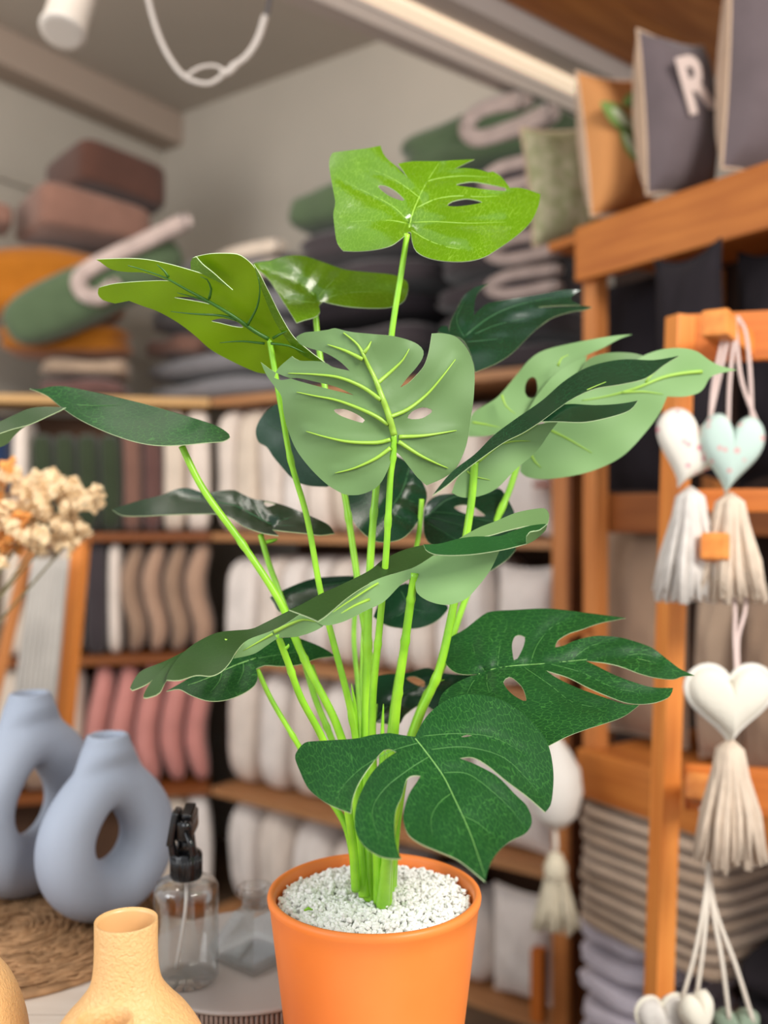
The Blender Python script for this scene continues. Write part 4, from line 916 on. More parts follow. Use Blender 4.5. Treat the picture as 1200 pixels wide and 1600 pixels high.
# dark cushions under the front beam, beige ones below
zb2 = CAMZ+0.036
cushion_at(B, 900, 1016, 432, 0, zb2, BLACK, 'near-black cushion under the beam, leftmost of the dark cushions', d0=0.10, th=0.10, pinch=0.025)
cushion_at(B, 1004, 1110, 378, 0, zb2-0.0, BLACK, 'near-black cushion with a corner rising over the beam, middle dark cushion', d0=-0.085, th=0.075, roll=-0.04, pinch=0.11)
cushion_at(B, 1120, 1230, 372, 0, zb2, BLACK, 'near-black cushion at the right edge under the beam', d0=0.03, th=0.09, pinch=0.1)
zb3 = CAMZ-0.458
cushion_at(B, 912, 1042, 815, 0, zb3, KHAKI, 'khaki linen cushion standing left of the rack upright', d0=0.10, th=0.11, m_pipe=SAND, pinch=0.03)
cushion_at(B, 1062, 1130, 905, 0, zb3, SAND, 'sand linen cushion behind the hanging white heart ribbon', d0=0.08, th=0.09, m_pipe=SAND)
cushion_at(B, 1135, 1230, 935, 0, zb3, KHAKI, 'brown linen cushion at the right edge behind the big white heart', d0=0.06, th=0.09)
# folded linen stacks
zf = CAMZ-1.05
zl = zf
for i in range(5):
    h = 0.052; slab(B, 882+3*(i % 2), 1012, 0, 0, 0.30, LILAC, name='folded_sheet', cat='sheet', label='lilac-white folded sheet, %s from the bottom below the sand linen stack' % ordn[i], zb=zl, zt=zl+h, lay=2, amp=0.004, d0=0.03, group='lilac-white sheets'); zl += h
z_ = zl; SANDL = fab('light_sand_linen', (0.50, 0.37, 0.27))
for i in range(10):
    h = 0.026; slab(B, 888+2*(i % 3), 1118, 0, 0, 0.34, SANDL if i % 3 else SAND, name='folded_linen', cat='linen', label='sand folded linen, %s from the bottom of the striped-looking stack' % ordn[i], zb=z_, zt=z_+h, lay=1, e=7, amp=0.002, d0=0.0+0.003*(i % 2), group='sand linens'); z_ += h
zl = zf
for i in range(6):
    slab(B, 1130, 1250, 0, 0, 0.30, BLACK, name='folded_linen', cat='linen', label='black folded linen, %s from the bottom at the lower right edge' % ordn[i], zb=zl, zt=zl+0.055, lay=1, d0=0.0, group='black linens'); zl += 0.055

# ------------------------------------------------------------------ peg rack with hanging ornaments
RK = Bay((0.388*1.0, 1.255), (0.388+0.5, 1.255-0.14))
RX = thing('peg_rack', 'orange timber peg rack with hanging hearts, right foreground', 'rack', (0.36, 1.25, 0))
def rk(o): o.parent = RX; o.matrix_parent_inverse = Matrix.Translation(RX.location).inverted(); return o
pt0 = W(1063, 494, 1.26); pt1 = Vector((0.335, 1.24, 0.0))
dv = pt1-pt0
def beamlet(name, p, q, w, d, m, rz=0, bev=0.003):
    p, q = Vector(p), Vector(q); L = (q-p).length
    M = (q-p).to_track_quat('Z', 'Y').to_matrix().to_4x4()
    o = MB().box((0, 0, 0), (w, d, L), None, bev).build(name, m, smooth=False, loc=(p+q)/2, rot=M.to_euler())
    return rk(o)
beamlet('upright', pt0, pt1, 0.028, 0.028, RACK)
for (py0, py1, nm) in ((490, 566, 'r1'), (764, 800, 'r2'), (1196, 1268, 'r3')):
    k0 = RK.hit(1070)[0]; z1, z0_ = RK.z(1070, py0), RK.z(1070, py1)
    o = RK.box('rail', k0, k0+0.55, 0.004, 0.022, z0_, z1, RACK_H, None, 0.004); rk(o)
# far upright, outside the frame
beamlet('upright', RK.pt(0.58, 0, pt0.z), RK.pt(0.58, 0, 0), 0.028, 0.028, RACK)
pegs = []
for (x, y, x2, y2, w) in ((1158, 538, 1116, 503, 0.095), (1140, 892, 1116, 852, 0.125), (1112, 1250, 1092, 1228, 0.08)):
    p = RK.pt(RK.hit(x)[0], 0.0, RK.z(x, y)); dirv = (W(x2, y2, p.y-w)-p)
    q = p+dirv; beamlet('peg', p+Vector((0.006, 0.012, 0)), q, 0.032, 0.032, RACK, bev=0.005); pegs.append((p, q))

RIB = mat('ribbon_pinkish_cotton', (0.62, 0.47, 0.42), 0.8); RIBC = mat('cord_cream', (0.70, 0.62, 0.52), 0.8)
def puffy_heart(w, h, t, m, name, parent, flip=False, seam=None):
    n = 48; rings = 8; ol = []
    for i in range(n):
        a = 2*math.pi*i/n
        x = 16*math.sin(a)**3; z = 13*math.cos(a)-5*math.cos(2*a)-2*math.cos(3*a)-math.cos(4*a)
        ol.append((x/32*w, (z+2.5)/29*h))
    vs = []; fs = []
    for s in (-1, 1):
        o = len(vs); vs.append((0, s*t/2, 0))
        for r in range(1, rings+1):
            q = r/rings
            for (x, z) in ol: vs.append((x*q, s*t/2*math.sqrt(max(0, 1-q**2.6)), z*q))
        for i in range(n): fs.append((o, o+1+i, o+1+(i+1) % n) if s > 0 else (o, o+1+(i+1) % n, o+1+i))
        for r in range(rings-1):
            for i in range(n):
                a_, b_ = o+1+r*n+i, o+1+r*n+(i+1) % n; q = (a_, a_+n, b_+n, b_); fs.append(q if s > 0 else q[::-1])
    mb = MB(); mb.add(vs, fs); ob = mb.build(name, m, parent)
    if seam: MB().tube([(x*0.99, 0, z*0.99) for x, z in ol+ol[:1]], 0.0016, 6).build('edge_trim', seam, parent)
    return ob
def tassel(parent, top, L, r, m, seed=0, neck=0.25):
    rg = random.Random(seed); mb = MB()
    for i in range(110):
        a = rg.random()*6.28; q = math.sqrt(rg.random())
        e = Vector((math.cos(a)*r*q, math.sin(a)*r*q*0.8, -L*rg.uniform(0.9, 1.03)))
        n1 = Vector((math.cos(a)*r*0.42*q, math.sin(a)*r*0.4*q, -L*neck)); m1 = n1.lerp(e, 0.5)+Vector((rg.uniform(-.1, .1)*r, rg.uniform(-.1, .1)*r, 0))
        mb.tube([Vector(top), Vector(top)+Vector((math.cos(a)*r*0.3*q, math.sin(a)*r*0.3*q, -L*neck*0.35)), Vector(top)+n1, Vector(top)+m1, Vector(top)+e], [r*0.08, r*0.11, r*0.09, r*0.1, r*0.07], 5)
    o = mb.build('tassel_strands', m, parent); o['kind'] = 'stuff'
    return o
def ornament(name, label, cat, c, w, h, t, rz, m, m_t, tl, tr, ribs, seam=None, seed=1, ribm=None, roll=0, group=None):
    T = thing(name, label, cat, c, 0, group)
    H = thing_part = bpy.data.objects.new('heart_body', None)
    bpy.data.objects.remove(H)
    ob = puffy_heart(w, h, t, m, 'heart', T, seam=None); ob.rotation_euler = (0, roll, rz)
    if seam:
        n = 48; pts = []
        for i in range(n+1):
            a = 2*math.pi*i/n; x = 16*math.sin(a)**3; z = 13*math.cos(a)-5*math.cos(2*a)-2*math.cos(3*a)-math.cos(4*a); pts.append((x/32*w, 0, (z+2.5)/29*h))
        s_ = MB().tube(pts, w*0.035, 6).build('edge_trim', seam, T); s_.rotation_euler = (0, roll, rz)
    if tl: tassel(T, (0.0, 0, -h*0.47), tl, tr, m_t, seed)
    for rb in ribs:
        pts = [Vector(p)-Vector(c) for p in rb]
        MB().tube(cat3(pts, 5), 0.0026, 6, flat=0.5).build('ribbon', ribm or RIB, T)
    return T
FLW = mat('white_floral_cotton', (0.74, 0.68, 0.60), 0.9, col2=(0.74, 0.68, 0.60), nscale=20)
def floral(name, base, spot):
    m = bpy.data.materials.new(name); m.use_nodes = True; nt = m.node_tree; b = nt.nodes['Principled BSDF']; b.inputs['Roughness'].default_value = 0.9
    tc = nt.nodes.new('ShaderNodeTexCoord'); v = nt.nodes.new('ShaderNodeTexVoronoi'); v.inputs['Scale'].default_value = 62; nt.links.new(tc.outputs['Object'], v.inputs['Vector'])
    r = nt.nodes.new('ShaderNodeValToRGB'); nt.links.new(v.outputs['Distance'], r.inputs[0])
    r.color_ramp.elements[0].position = 0.17; r.color_ramp.elements[0].color = (*spot, 1); r.color_ramp.elements[1].position = 0.27; r.color_ramp.elements[1].color = (*base, 1)
    nt.links.new(r.outputs[0], b.inputs['Base Color']); return m
FW = floral('floral_white_cotton', (0.76, 0.71, 0.62), (0.75, 0.30, 0.33)); FM = floral('floral_mint_cotton', (0.50, 0.62, 0.55), (0.66, 0.38, 0.36))
YARN = mat('white_yarn', (0.74, 0.68, 0.62), 0.95, 0.1, noise_amt=0.12, nscale=80); YARNC = mat('cream_yarn', (0.72, 0.58, 0.45), 0.95, 0.1, noise_amt=0.12, nscale=80)
YARNI = mat('ivory_yarn', (0.70, 0.62, 0.46), 0.95, 0.1, noise_amt=0.15, nscale=80)
Yo = 1.16
def rbb(*pts): return [W(x, y, Y) for x, y, Y in pts]
pg1 = 1.165
ornament('heart_ornament', 'white floral fabric heart with a white tassel on the rack upright', 'ornament', W(1078, 706, Yo), 0.098, 0.094, 0.03, 0.05, FW, YARN, 0.135, 0.046, [rbb((1110, 655, Yo), (1115, 600, Yo), (1132, 520, pg1), (1145, 494, pg1)), rbb((1108, 660, Yo), (1124, 590, Yo), (1142, 510, pg1), (1150, 496, pg1))], seed=3, roll=0.32)
ornament('heart_ornament', 'mint floral fabric heart with a cream tassel beside the white floral one', 'ornament', W(1141, 712, Yo-0.02), 0.074, 0.098, 0.03, -0.15, FM, YARNC, 0.125, 0.044, [rbb((1138, 672, Yo), (1140, 600, Yo), (1148, 520, pg1), (1153, 494, pg1)), rbb((1192, 680, Yo), (1160, 600, Yo), (1150, 520, pg1), (1148, 496, pg1)), rbb((1175, 660, Yo), (1172, 580, Yo), (1165, 520, pg1), (1152, 495, pg1))], seed=4, roll=0.12)
ornament('heart_ornament', 'large cream heart with scalloped rim hanging lowest at the right edge', 'ornament', W(1140, 1100, 1.10), 0.100, 0.088, 0.036, 0.0, mat('cream_heart_cotton', (0.74, 0.69, 0.58), 0.9, bump=0.3), YARNC, 0.14, 0.042, [rbb((1151, 1062, 1.10), (1148, 1000, 1.11), (1146, 930, 1.13), (1118, 838, 1.15)), rbb((1155, 1062, 1.10), (1153, 1000, 1.11), (1165, 930, 1.13), (1128, 838, 1.15))], seam=mat('cream_trim', (0.76, 0.72, 0.64), 0.9), seed=5)
# bulb-and-tassel ornament left of the rack
T = thing('tassel_ornament', 'white bulb ornament with an ivory tassel left of the rack', 'ornament', W(868, 1230, 1.74))
s_ = 1.74/F
WB = mat('white_felt_bulb', (0.75, 0.70, 0.63), 0.95)
MB().lathe([(0, -62*s_), (16*s_, -60*s_), (34*s_, -40*s_), (42*s_, -5*s_), (38*s_, 30*s_), (22*s_, 58*s_), (8*s_, 76*s_), (0, 80*s_)], 32).build('felt_bulb', WB, T)
MB().tube([(0, 0, -60*s_), (0.001, 0, -90*s_), (0, 0, -112*s_)], [3*s_, 4*s_, 3*s_], 8).build('cord', RIBC, T)
MB().lathe([(0, -150*s_), (17*s_, -146*s_), (19*s_, -125*s_), (10*s_, -104*s_), (0, -100*s_)], 20).build('tassel_head', YARNI, T)
tassel(T, (0, 0, -112*s_), 108*s_, 38*s_, YARNI, 7, 0.3)
hk = T.location+Vector((0, 0, 235*s_))
MB().tube([(0, 0, 78*s_), (0.001, 0, 150*s_), (0.0, 0.0, 238*s_)], 0.0018, 6).build('cord', RIBC, T)
up_ = B.pt(0.0, 0.045, hk.z)
o = MB().tube([hk-Vector((0.008, 0.02, 0)), up_], 0.007, 10).build('hook_peg', PINE_V); o.parent = UB; o.matrix_parent_inverse = Matrix.Translation(UB.location).inverted()
# cream cords at the lower peg with two small hearts
CW = mat('cream_felt', (0.74, 0.69, 0.57), 0.95); GREYF = mat('printed_grey_felt', (0.50, 0.46, 0.42), 0.9, col2=(0.66, 0.62, 0.56), nscale=60)
yb = 1.09
ornament('heart_ornament', 'round cream heart with grey centre at the bottom edge, on a cord', 'ornament', W(1034, 1598, yb), 0.064, 0.062, 0.03, 0.2, GREYF, YARN, 0, 0, [rbb((1062, 1575, yb), (1088, 1480, yb), (1106, 1370, yb+.02), (1112, 1280, 1.15), (1118, 1218, 1.155))], seam=CW, ribm=RIBC)
ornament('heart_ornament', 'small cream heart at the bottom edge right of the grey-centred one', 'ornament', W(1088, 1590, yb-0.02), 0.044, 0.058, 0.028, 0.5, CW, YARN, 0, 0, [rbb((1088, 1560, yb), (1100, 1470, yb), (1106, 1380, yb+.02), (1099, 1300, 1.15), (1095, 1262, 1.16))], ribm=RIBC)
ornament('heart_ornament', 'sage-green heart at the bottom right corner on two long cords', 'ornament', W(1150, 1606, yb+0.01), 0.055, 0.045, 0.028, 0.0, mat('sage_felt', (0.22, 0.28, 0.2), 0.95), YARN, 0, 0, [rbb((1140, 1596, yb), (1128, 1500, yb), (1112, 1410, yb+.02), (1108, 1320, 1.15), (1116, 1222, 1.155)), rbb((1178, 1600, yb), (1150, 1510, yb), (1116, 1415, yb+.02), (1106, 1330, 1.15), (1102, 1262, 1.155))], ribm=RIBC)

# ------------------------------------------------------------------ the table and things on it
ZT = CAMZ-0.44
TABW = mat('whitewashed_table_wood', (0.70, 0.64, 0.57), 0.5, 0.3, col2=(0.55, 0.46, 0.38), nscale=3, stretch=(1.5, 9, 1), detail=6)
TB = thing('table', 'whitewashed wooden display table carrying the pot and the vases', 'table', (-0.4, 0.9, 0))
vs2 = [(-1.15, 1.42), (-1.15, 0.38), (0.062, 0.38), (0.062, 0.925)]
# planks of the table top, each its own board
rt = random.Random(9)
def clipx(y0, y1):
    xs = []
    for y in (y0, y1):
        xr = 0.062 if y <= 0.925 else 0.062-(y-0.925)*(1.222/0.495)
        xs.append(xr)
    return xs
yy = 0.38
while yy < 1.40:
    y1 = min(yy+0.115, 1.415); xa, xb = clipx(yy+0.001, y1-0.001)
    mb = MB(); v = [(-1.15, yy+0.001), (xa, yy+0.001), (xb, y1-0.001), (-1.15, y1-0.001)]
    if y1 > 0.925 > yy: v = [(-1.15, yy+0.001), (xa, yy+0.001), (0.062, 0.925), (xb, y1-0.001), (-1.15, y1-0.001)]
    n = len(v); V_ = [(a, b, ZT) for a, b in v]+[(a, b, ZT-0.03) for a, b in v]
    mb.add(V_, [tuple(range(n)), tuple(range(n, 2*n))[::-1]]+[(i, i+n, (i+1) % n+n, (i+1) % n) for i in range(n)])
    o = mb.build('plank', TABW, smooth=False); o.parent = TB; o.matrix_parent_inverse = Matrix.Translation(TB.location).inverted()
    yy = y1
for (x, y) in ((-1.08, 0.45), (0.0, 0.45), (0.0, 0.86), (-1.08, 1.30)):
    o = MB().box((x, y, (ZT-0.03)/2), (0.06, 0.06, ZT-0.03), None, 0.004).build('leg', TABW, smooth=False); o.parent = TB; o.matrix_parent_inverse = Matrix.Translation(TB.location).inverted()
# raffia mat: fibres
RAF = mat('raffia_brown', (0.42, 0.235, 0.115), 0.8, 0.2, noise_amt=0.4, nscale=60)
mc = Vector((-0.385, 1.0, ZT)); rr = random.Random(12)
MT = thing('raffia_mat', 'round brown raffia mat under the two blue vases', 'mat', mc)
MB().lathe([(0, 0), (0.148, 0), (0.15, 0.003), (0.146, 0.006), (0, 0.007)], 60).build('woven_base', RAF, MT)
mb = MB()
for i in range(900):
    a = rr.random()*6.28; r = 0.15*math.sqrt(rr.random()); L = rr.uniform(0.02, 0.06); da = L/max(r, 0.03)/2*rr.choice((1, 1, .6))
    pts = []
    for j in range(4):
        t = -1+2*j/3; aa = a+da*t; r_ = r+rr.uniform(-0.002, 0.002)
        pts.append((r_*math.cos(aa), r_*math.sin(aa), 0.0075+rr.uniform(0, 0.003)))
    mb.tube(pts, rr.uniform(0.0007, 0.0014), 4)
o = mb.build('fibres', RAF, MT); o['kind'] = 'stuff'

# blue-grey ring vases
BLUE = mat('blue_grey_ceramic', (0.36, 0.40, 0.48), 0.6, 0.3, noise_amt=0.04, nscale=5, bump=0.05, bscale=200)
def ring_vase(label, loc, yaw, R, r, neck_r, neck_h, flare=1.0):
    T = thing('ring_vase', label, 'vase', loc, yaw)
    vs = []; fs = []; nu, nv = 64, 28; cz = R+r
    for i in range(nu):
        a = 2*math.pi*i/nu
        k = 1.0+0.10*math.cos(a)             # slimmer at the top, fuller at the bottom (a=pi)
        k = 1.0-0.06*math.cos(a)
        for j in range(nv):
            b = 2*math.pi*j/nv
            rad = R+r*k*math.cos(b)
            k2 = max(0, math.cos(a))**4
            vs.append((rad*math.sin(a)*(1-0.06*k2), r*k*math.sin(b)*1.05, max(0.0, cz+rad*math.cos(a)+0.24*R*k2)))
    fs = [(i*nv+j, ((i+1) % nu)*nv+j, ((i+1) % nu)*nv+(j+1) % nv, i*nv+(j+1) % nv) for i in range(nu) for j in range(nv)]
    rb_v, rb_f = vs, fs
    top = 2*R+r*1.94+0.24*R
    prof = [(0, -r*0.9), (neck_r*1.85, -r*0.8), (neck_r*1.75, -r*0.4), (neck_r*1.48, -r*0.05), (neck_r*1.2, r*0.3), (neck_r*1.04, neck_h*0.55), (neck_r, neck_h*0.9), (neck_r*1.03, neck_h), (neck_r*0.74, neck_h), (neck_r*0.68, neck_h*0.8), (neck_r*0.62, 0.001), (0, 0)]
    mb = MB().lathe(prof, 36, (0, 0, top))
    def sq(v):
        t = min(1, max(0, (top+r*0.3-v[2])/(r*0.8))); return (v[0], v[1]*(1-0.58*t), v[2])
    mb.v = [sq(v) for v in mb.v]; mb.add(rb_v, rb_f); o = mb.build('ceramic_body', BLUE, T)
    md = o.modifiers.new('blend', 'REMESH'); md.mode = 'VOXEL'; md.voxel_size = 0.0016; md.use_smooth_shade = True
    md = o.modifiers.new('soften', 'SMOOTH'); md.factor = 0.8; md.iterations = 60
    return T
p = at_shelf(160, 1446, ZT+0.009)
ring_vase('smaller matte blue-grey ring vase with short neck, in front of its taller twin', (p.x, 1.02, ZT+0.010), math.radians(50), 0.051, 0.0295, 0.0225, 0.024)
ring_vase('taller matte blue-grey ring vase cut by the left edge of the picture', (-0.400, 1.085, ZT+0.010), math.radians(60), 0.063, 0.0325, 0.0235, 0.024)

# yellow vases with leathery grain
YEL = bpy.data.materials.new('yellow_textured_ceramic'); YEL.use_nodes = True
nt = YEL.node_tree; b_ = nt.nodes['Principled BSDF']; b_.inputs['Base Color'].default_value = (0.76, 0.45, 0.19, 1); b_.inputs['Roughness'].default_value = 0.42; b_.inputs['Specular IOR Level'].default_value = 0.4
tc = nt.nodes.new('ShaderNodeTexCoord'); vo = nt.nodes.new('ShaderNodeTexNoise'); vo.inputs['Scale'].default_value = 380; vo.inputs['Detail'].default_value = 2; vo.inputs['Distortion'].default_value = 0.8
nt.links.new(tc.outputs['Object'], vo.inputs['Vector']); bp = nt.nodes.new('ShaderNodeBump'); bp.inputs['Strength'].default_value = 0.8; bp.inputs['Distance'].default_value = 0.0018
nt.links.new(vo.outputs['Fac'], bp.inputs['Height']); nt.links.new(bp.outputs[0], b_.inputs['Normal'])
YIN = mat('yellow_glaze_inside', (0.72, 0.42, 0.18), 0.35, 0.5)
def bottle_vase(label, loc, H, rn, rb, spout=None, name='bottle_vase'):
    T = thing(name, label, 'vase', loc)
    pr = [(0, 0), (rb*0.6, 0), (rb*0.72, 0.004), (rb*0.96, H*0.18), (rb, H*0.30), (rb*0.97, H*0.42), (rb*0.86, H*0.55), (rb*0.70, H*0.64), (rb*0.54, H*0.70), (rn*1.18, H*0.76), (rn*1.04, H*0.82), (rn*1.0, H*0.90), (rn*1.0, H-0.001), (rn*0.985, H)]
    c = cat3([(a, 0, z) for a, z in pr], 4); prof = [(max(0, q.x), q.z) for q in c]
    MB().lathe(prof, 72, caps=False).build('body', YEL, T)
    inn = [(rn*0.985, H), (rn*0.93, H+0.0002), (rn*0.90, H-0.002), (rn*0.88, H*0.8), (rn*0.9, H*0.7), (rn*1.1, H*0.6), (0.0, H*0.58)]
    MB().lathe(inn, 72, caps=False).build('inner_neck', YIN, T)
    if spout:
        sx_, sy_, sz, sr = spout
        MB().lathe([(sr*1.25, -0.04), (sr*1.12, -0.02), (sr, -0.006), (sr, 0), (sr*0.96, 0.0008), (sr*0.9, 0), (sr*0.86, -0.01), (sr*0.8, -0.03), (0, -0.035)], 48, (sx_, sy_, sz)).build('front_spout', YEL, T)
    return T
vA = Vector((-0.1665, 0.62, ZT)); HA = (CAMZ-(1438-800)/F*0.62)-ZT
sp = W(163, 1594, 0.558)
bottle_vase('yellow grained vase with wide neck left of the orange pot', vA, HA, 0.0200, 0.058, (sp.x-vA.x, sp.y-vA.y, sp.z-ZT, 0.0165))
bottle_vase('yellow grained vase cut off at the lower left corner', (-0.330, 0.67, ZT), 0.185, 0.021, 0.078)

# ribbed round riser with the two glass bottles
RIBM = mat('ribbed_taupe_wood', (0.30, 0.22, 0.18), 0.4, 0.4); RTOP = mat('riser_dark_top', (0.075, 0.068, 0.064), 0.5, 0.3)
rc = Vector((-0.125, 0.90, ZT)); rR = 0.103
RS = thing('ribbed_riser', 'round dark riser with ribbed rim under the glass bottles', 'riser', rc)
MB().lathe([(0, 0), (rR-0.003, 0), (rR-0.003, 0.023), (0, 0.023)], 64).build('core', RTOP, RS)
MB().lathe([(rR-0.004, 0.0215), (rR+0.001, 0.0215), (rR+0.002, 0.0235), (rR, 0.0248), (rR-0.004, 0.0245)], 72).build('rim', mat('riser_rim', (0.42, 0.38, 0.35), 0.35, 0.5), RS)
mb = MB()
for i in range(150):
    a = 2*math.pi*i/150; mb.tube([((rR-0.002)*math.cos(a), (rR-0.002)*math.sin(a), 0.0005), ((rR-0.002)*math.cos(a), (rR-0.002)*math.sin(a), 0.021)], 0.0018, 6)
mb.build('ribs', RIBM, RS)
ZR = ZT+0.0252
GL = bpy.data.materials.new('thin_clear_glass'); GL.use_nodes = True; nt = GL.node_tree; nt.nodes.remove(nt.nodes['Principled BSDF'])
tr = nt.nodes.new('ShaderNodeBsdfTransparent'); tr.inputs[0].default_value = (0.95, 0.955, 0.95, 1); gs = nt.nodes.new('ShaderNodeBsdfGlossy'); gs.inputs['Roughness'].default_value = 0.04
lwf = nt.nodes.new('ShaderNodeLayerWeight'); lwf.inputs[0].default_value = 0.25; lw = nt.nodes.new('ShaderNodeMath'); lw.operation = 'MULTIPLY_ADD'; lw.inputs[1].default_value = 0.55; lw.inputs[2].default_value = 0.03; nt.links.new(lwf.outputs['Facing'], lw.inputs[0]); mxs = nt.nodes.new('ShaderNodeMixShader')
nt.links.new(lw.outputs[0], mxs.inputs[0]); nt.links.new(tr.outputs[0], mxs.inputs[1]); nt.links.new(gs.outputs[0], mxs.inputs[2]); nt.links.new(mxs.outputs[0], nt.nodes['Material Output'].inputs[0])
BLK = mat('glossy_black_plastic', (0.006, 0.006, 0.007), 0.22, 0.5)
def glass_lathe(outer, wall_, name, parent, n=48):
    inner = [(max(0, r-wall_), z+(wall_ if i == 0 else 0)) for i, (r, z) in enumerate(outer[1:])]
    inner[0] = (inner[0][0], outer[0][1]+wall_*1.6)
    pr = outer+[(r, z) for r, z in inner[::-1]]+[(0, outer[0][1]+wall_*1.6)]
    return MB().lathe(pr, n).build(name, GL, parent)
sb = Vector(((291-600)/F*0.855, 0.855, ZR))
S = thing('spray_bottle', 'clear spray bottle with glossy black trigger head', 'bottle', sb)
glass_lathe([(0, 0), (0.026, 0), (0.0285, 0.003), (0.0285, 0.070), (0.0285, 0.081), (0.026, 0.0855), (0.018, 0.088), (0.0115, 0.0895), (0.0115, 0.094)], 0.0011, 'bottle_body', S)
MB().lathe([(0.0, 0.1135), (0.0115, 0.1135), (0.0135, 0.112), (0.0138, 0.091), (0.0130, 0.0895), (0.012, 0.0895), (0.012, 0.093), (0, 0.094)], 36).build('screw_collar', BLK, S)
mb = MB()
for i in range(30):
    a = 2*math.pi*i/30; mb.tube([(0.0137*math.cos(a), 0.0137*math.sin(a), 0.092), (0.0137*math.cos(a), 0.0137*math.sin(a), 0.110)], 0.0006, 5)
mb.build('collar_ribs', BLK, S)
mb = MB()
mb.tube([(0, 0, 0.111), (0, 0, 0.128)], [0.0095, 0.0075], 16)
mb.box((0.001, 0.0, 0.137), (0.014, 0.036, 0.018), Matrix.Rotation(0.10, 4, 'X'), 0.003)
mb.box((0.003, -0.004, 0.1475), (0.010, 0.022, 0.009), Matrix.Rotation(0.25, 4, 'X'), 0.002)
mb.build('spray_head', BLK, S)
mb = MB(); mb.box((-0.0085, -0.010, 0.138), (0.006, 0.020, 0.030), Matrix.Rotation(0.18, 4, 'Y'), 0.002); mb.box((-0.010, -0.012, 0.122), (0.005, 0.012, 0.016), Matrix.Rotation(-0.15, 4, 'Y'), 0.002); mb.build('side_guard', BLK, S)
mb = MB(); mb.tube(cat3([(0.004, -0.016, 0.135), (0.009, -0.022, 0.127), (0.011, -0.020, 0.116)], 5), [0.0035]*11, 8, flat=0.6); mb.build('trigger', BLK, S)
mb = MB(); mb.tube([(0.004, -0.018, 0.143), (0.005, -0.026, 0.142)], [0.004, 0.0045], 12); mb.build('nozzle', BLK, S)
MB().tube(cat3([(0, 0, 0.10), (-0.001, 0.001, 0.06), (-0.010, 0.004, 0.006)], 5), 0.0016, 8).build('dip_tube', mat('dip_tube_plastic', (0.75, 0.74, 0.72), 0.3, 0.5), S)
# faceted squat glass bottle
fb = Vector(((398-600)/F*0.895, 0.895, ZR))
S2 = thing('faceted_bottle', 'squat faceted clear glass bottle left of the orange pot', 'bottle', fb, math.radians(-98+14))
def ngon_lathe(prof, n, rot=0):
    vs = []
    for r, z in prof:
        for k in range(n): a = 2*math.pi*k/n+rot; vs.append((r*math.cos(a), r*math.sin(a), z))
    N = len(prof); fs = [(i*n+k, i*n+(k+1) % n, (i+1)*n+(k+1) % n, (i+1)*n+k) for i in range(N-1) for k in range(n)]
    return vs, fs
m1 = MB(); v, f = ngon_lathe([(0.0001, 0), (0.040, 0), (0.044, 0.006), (0.043, 0.012), (0.019, 0.044), (0.0125, 0.048), (0.0112, 0.0475), (0.017, 0.0425), (0.0395, 0.0125), (0.0405, 0.007), (0.0375, 0.003), (0.0001, 0.003)], 4); m1.add(v, f)
m1.build('faceted_body', GL, S2, smooth=False)
MB().lathe([(0.0105, 0.0478), (0.0120, 0.0478), (0.0120, 0.060), (0.0165, 0.061), (0.0165, 0.066), (0.0150, 0.067), (0.0107, 0.067), (0.0105, 0.0478)], 32, caps=False).build('bottle_neck', GL, S2)

# dried flower spray on the left
FL = mat('dried_petal_cream', (0.96, 0.66, 0.34), 0.85, 0.2, col2=(0.96, 0.82, 0.58), nscale=30)
FL2 = mat('dried_petal_amber', (0.90, 0.42, 0.12), 0.85, 0.2)
FS = thing('dried_flowers', 'cream and amber dried flower spray entering at the left edge', 'flowers', (-0.60, 1.22, ZT))
MB().lathe([(0, 0), (0.035, 0), (0.045, 0.05), (0.03, 0.12), (0.022, 0.17), (0.025, 0.18), (0.019, 0.178), (0.017, 0.15), (0, 0.14)], 40).build('vase', mat('ochre_vase', (0.5, 0.3, 0.12), 0.5), FS)
rf = random.Random(21)
def floret_mesh(seed):
    r = random.Random(seed); mb = MB()
    for k in range(10):
        a = k*0.9+r.random(); el = r.uniform(-0.5, 1.2); d = Vector((math.cos(a)*math.cos(el), math.sin(a)*math.cos(el), math.sin(el)))
        s = r.uniform(0.42, 0.62)
        vs = [d*0.62+Matrix.Rotation(r.random()*6, 3, 'X')@Vector((v.x*s, v.y*s, v.z*s*0.3)) for v in iv]; mb.add(vs, ifc)
    return mesh('floret', mb.v, mb.f, False)
fms = [floret_mesh(i) for i in range(3)]
for m_ in fms: m_.materials.append(FL)
fm4 = floret_mesh(9); fm4.materials.append(FL2)
cen = []
for (cx, cy, rx, ry, n) in ((20, 800, 45, 45, 26), (70, 770, 40, 28, 20), (120, 778, 32, 24, 14), (60, 830, 40, 30, 16), (105, 835, 30, 22, 12), (5, 850, 20, 28, 8), (8, 735, 14, 22, 4), (-30, 800, 40, 50, 14)):
    for i in range(n):
        a = rf.random()*6.28; q = math.sqrt(rf.random()); cen.append((cx+rx*q*math.cos(a), cy+ry*q*math.sin(a), 1.22+rf.uniform(-0.05, 0.05)))
for (x, y, Y) in cen:
    me = fm4 if (x < 40 and rf.random() < 0.45) else rf.choice(fms)
    o = bpy.data.objects.new('floret', me); COL.objects.link(o); o.parent = FS; o.location = W(x, y, Y)-Vector(FS.location); s = rf.uniform(0.010, 0.016); o.scale = (s, s, s); o.rotation_euler = (rf.random()*6, rf.random()*6, rf.random()*6)
for (x, y) in ((20, 820), (70, 790), (120, 790), (60, 845), (105, 850), (-10, 860)):
    e = W(x, y, 1.22)-Vector(FS.location); MB().tube(cat3([(0, 0, 0.16), (e.x*0.3, 0, e.z*0.6), e], 5), 0.0015, 5).build('flower_stem', mat('dried_stem', (0.16, 0.13, 0.05), 0.8), FS)

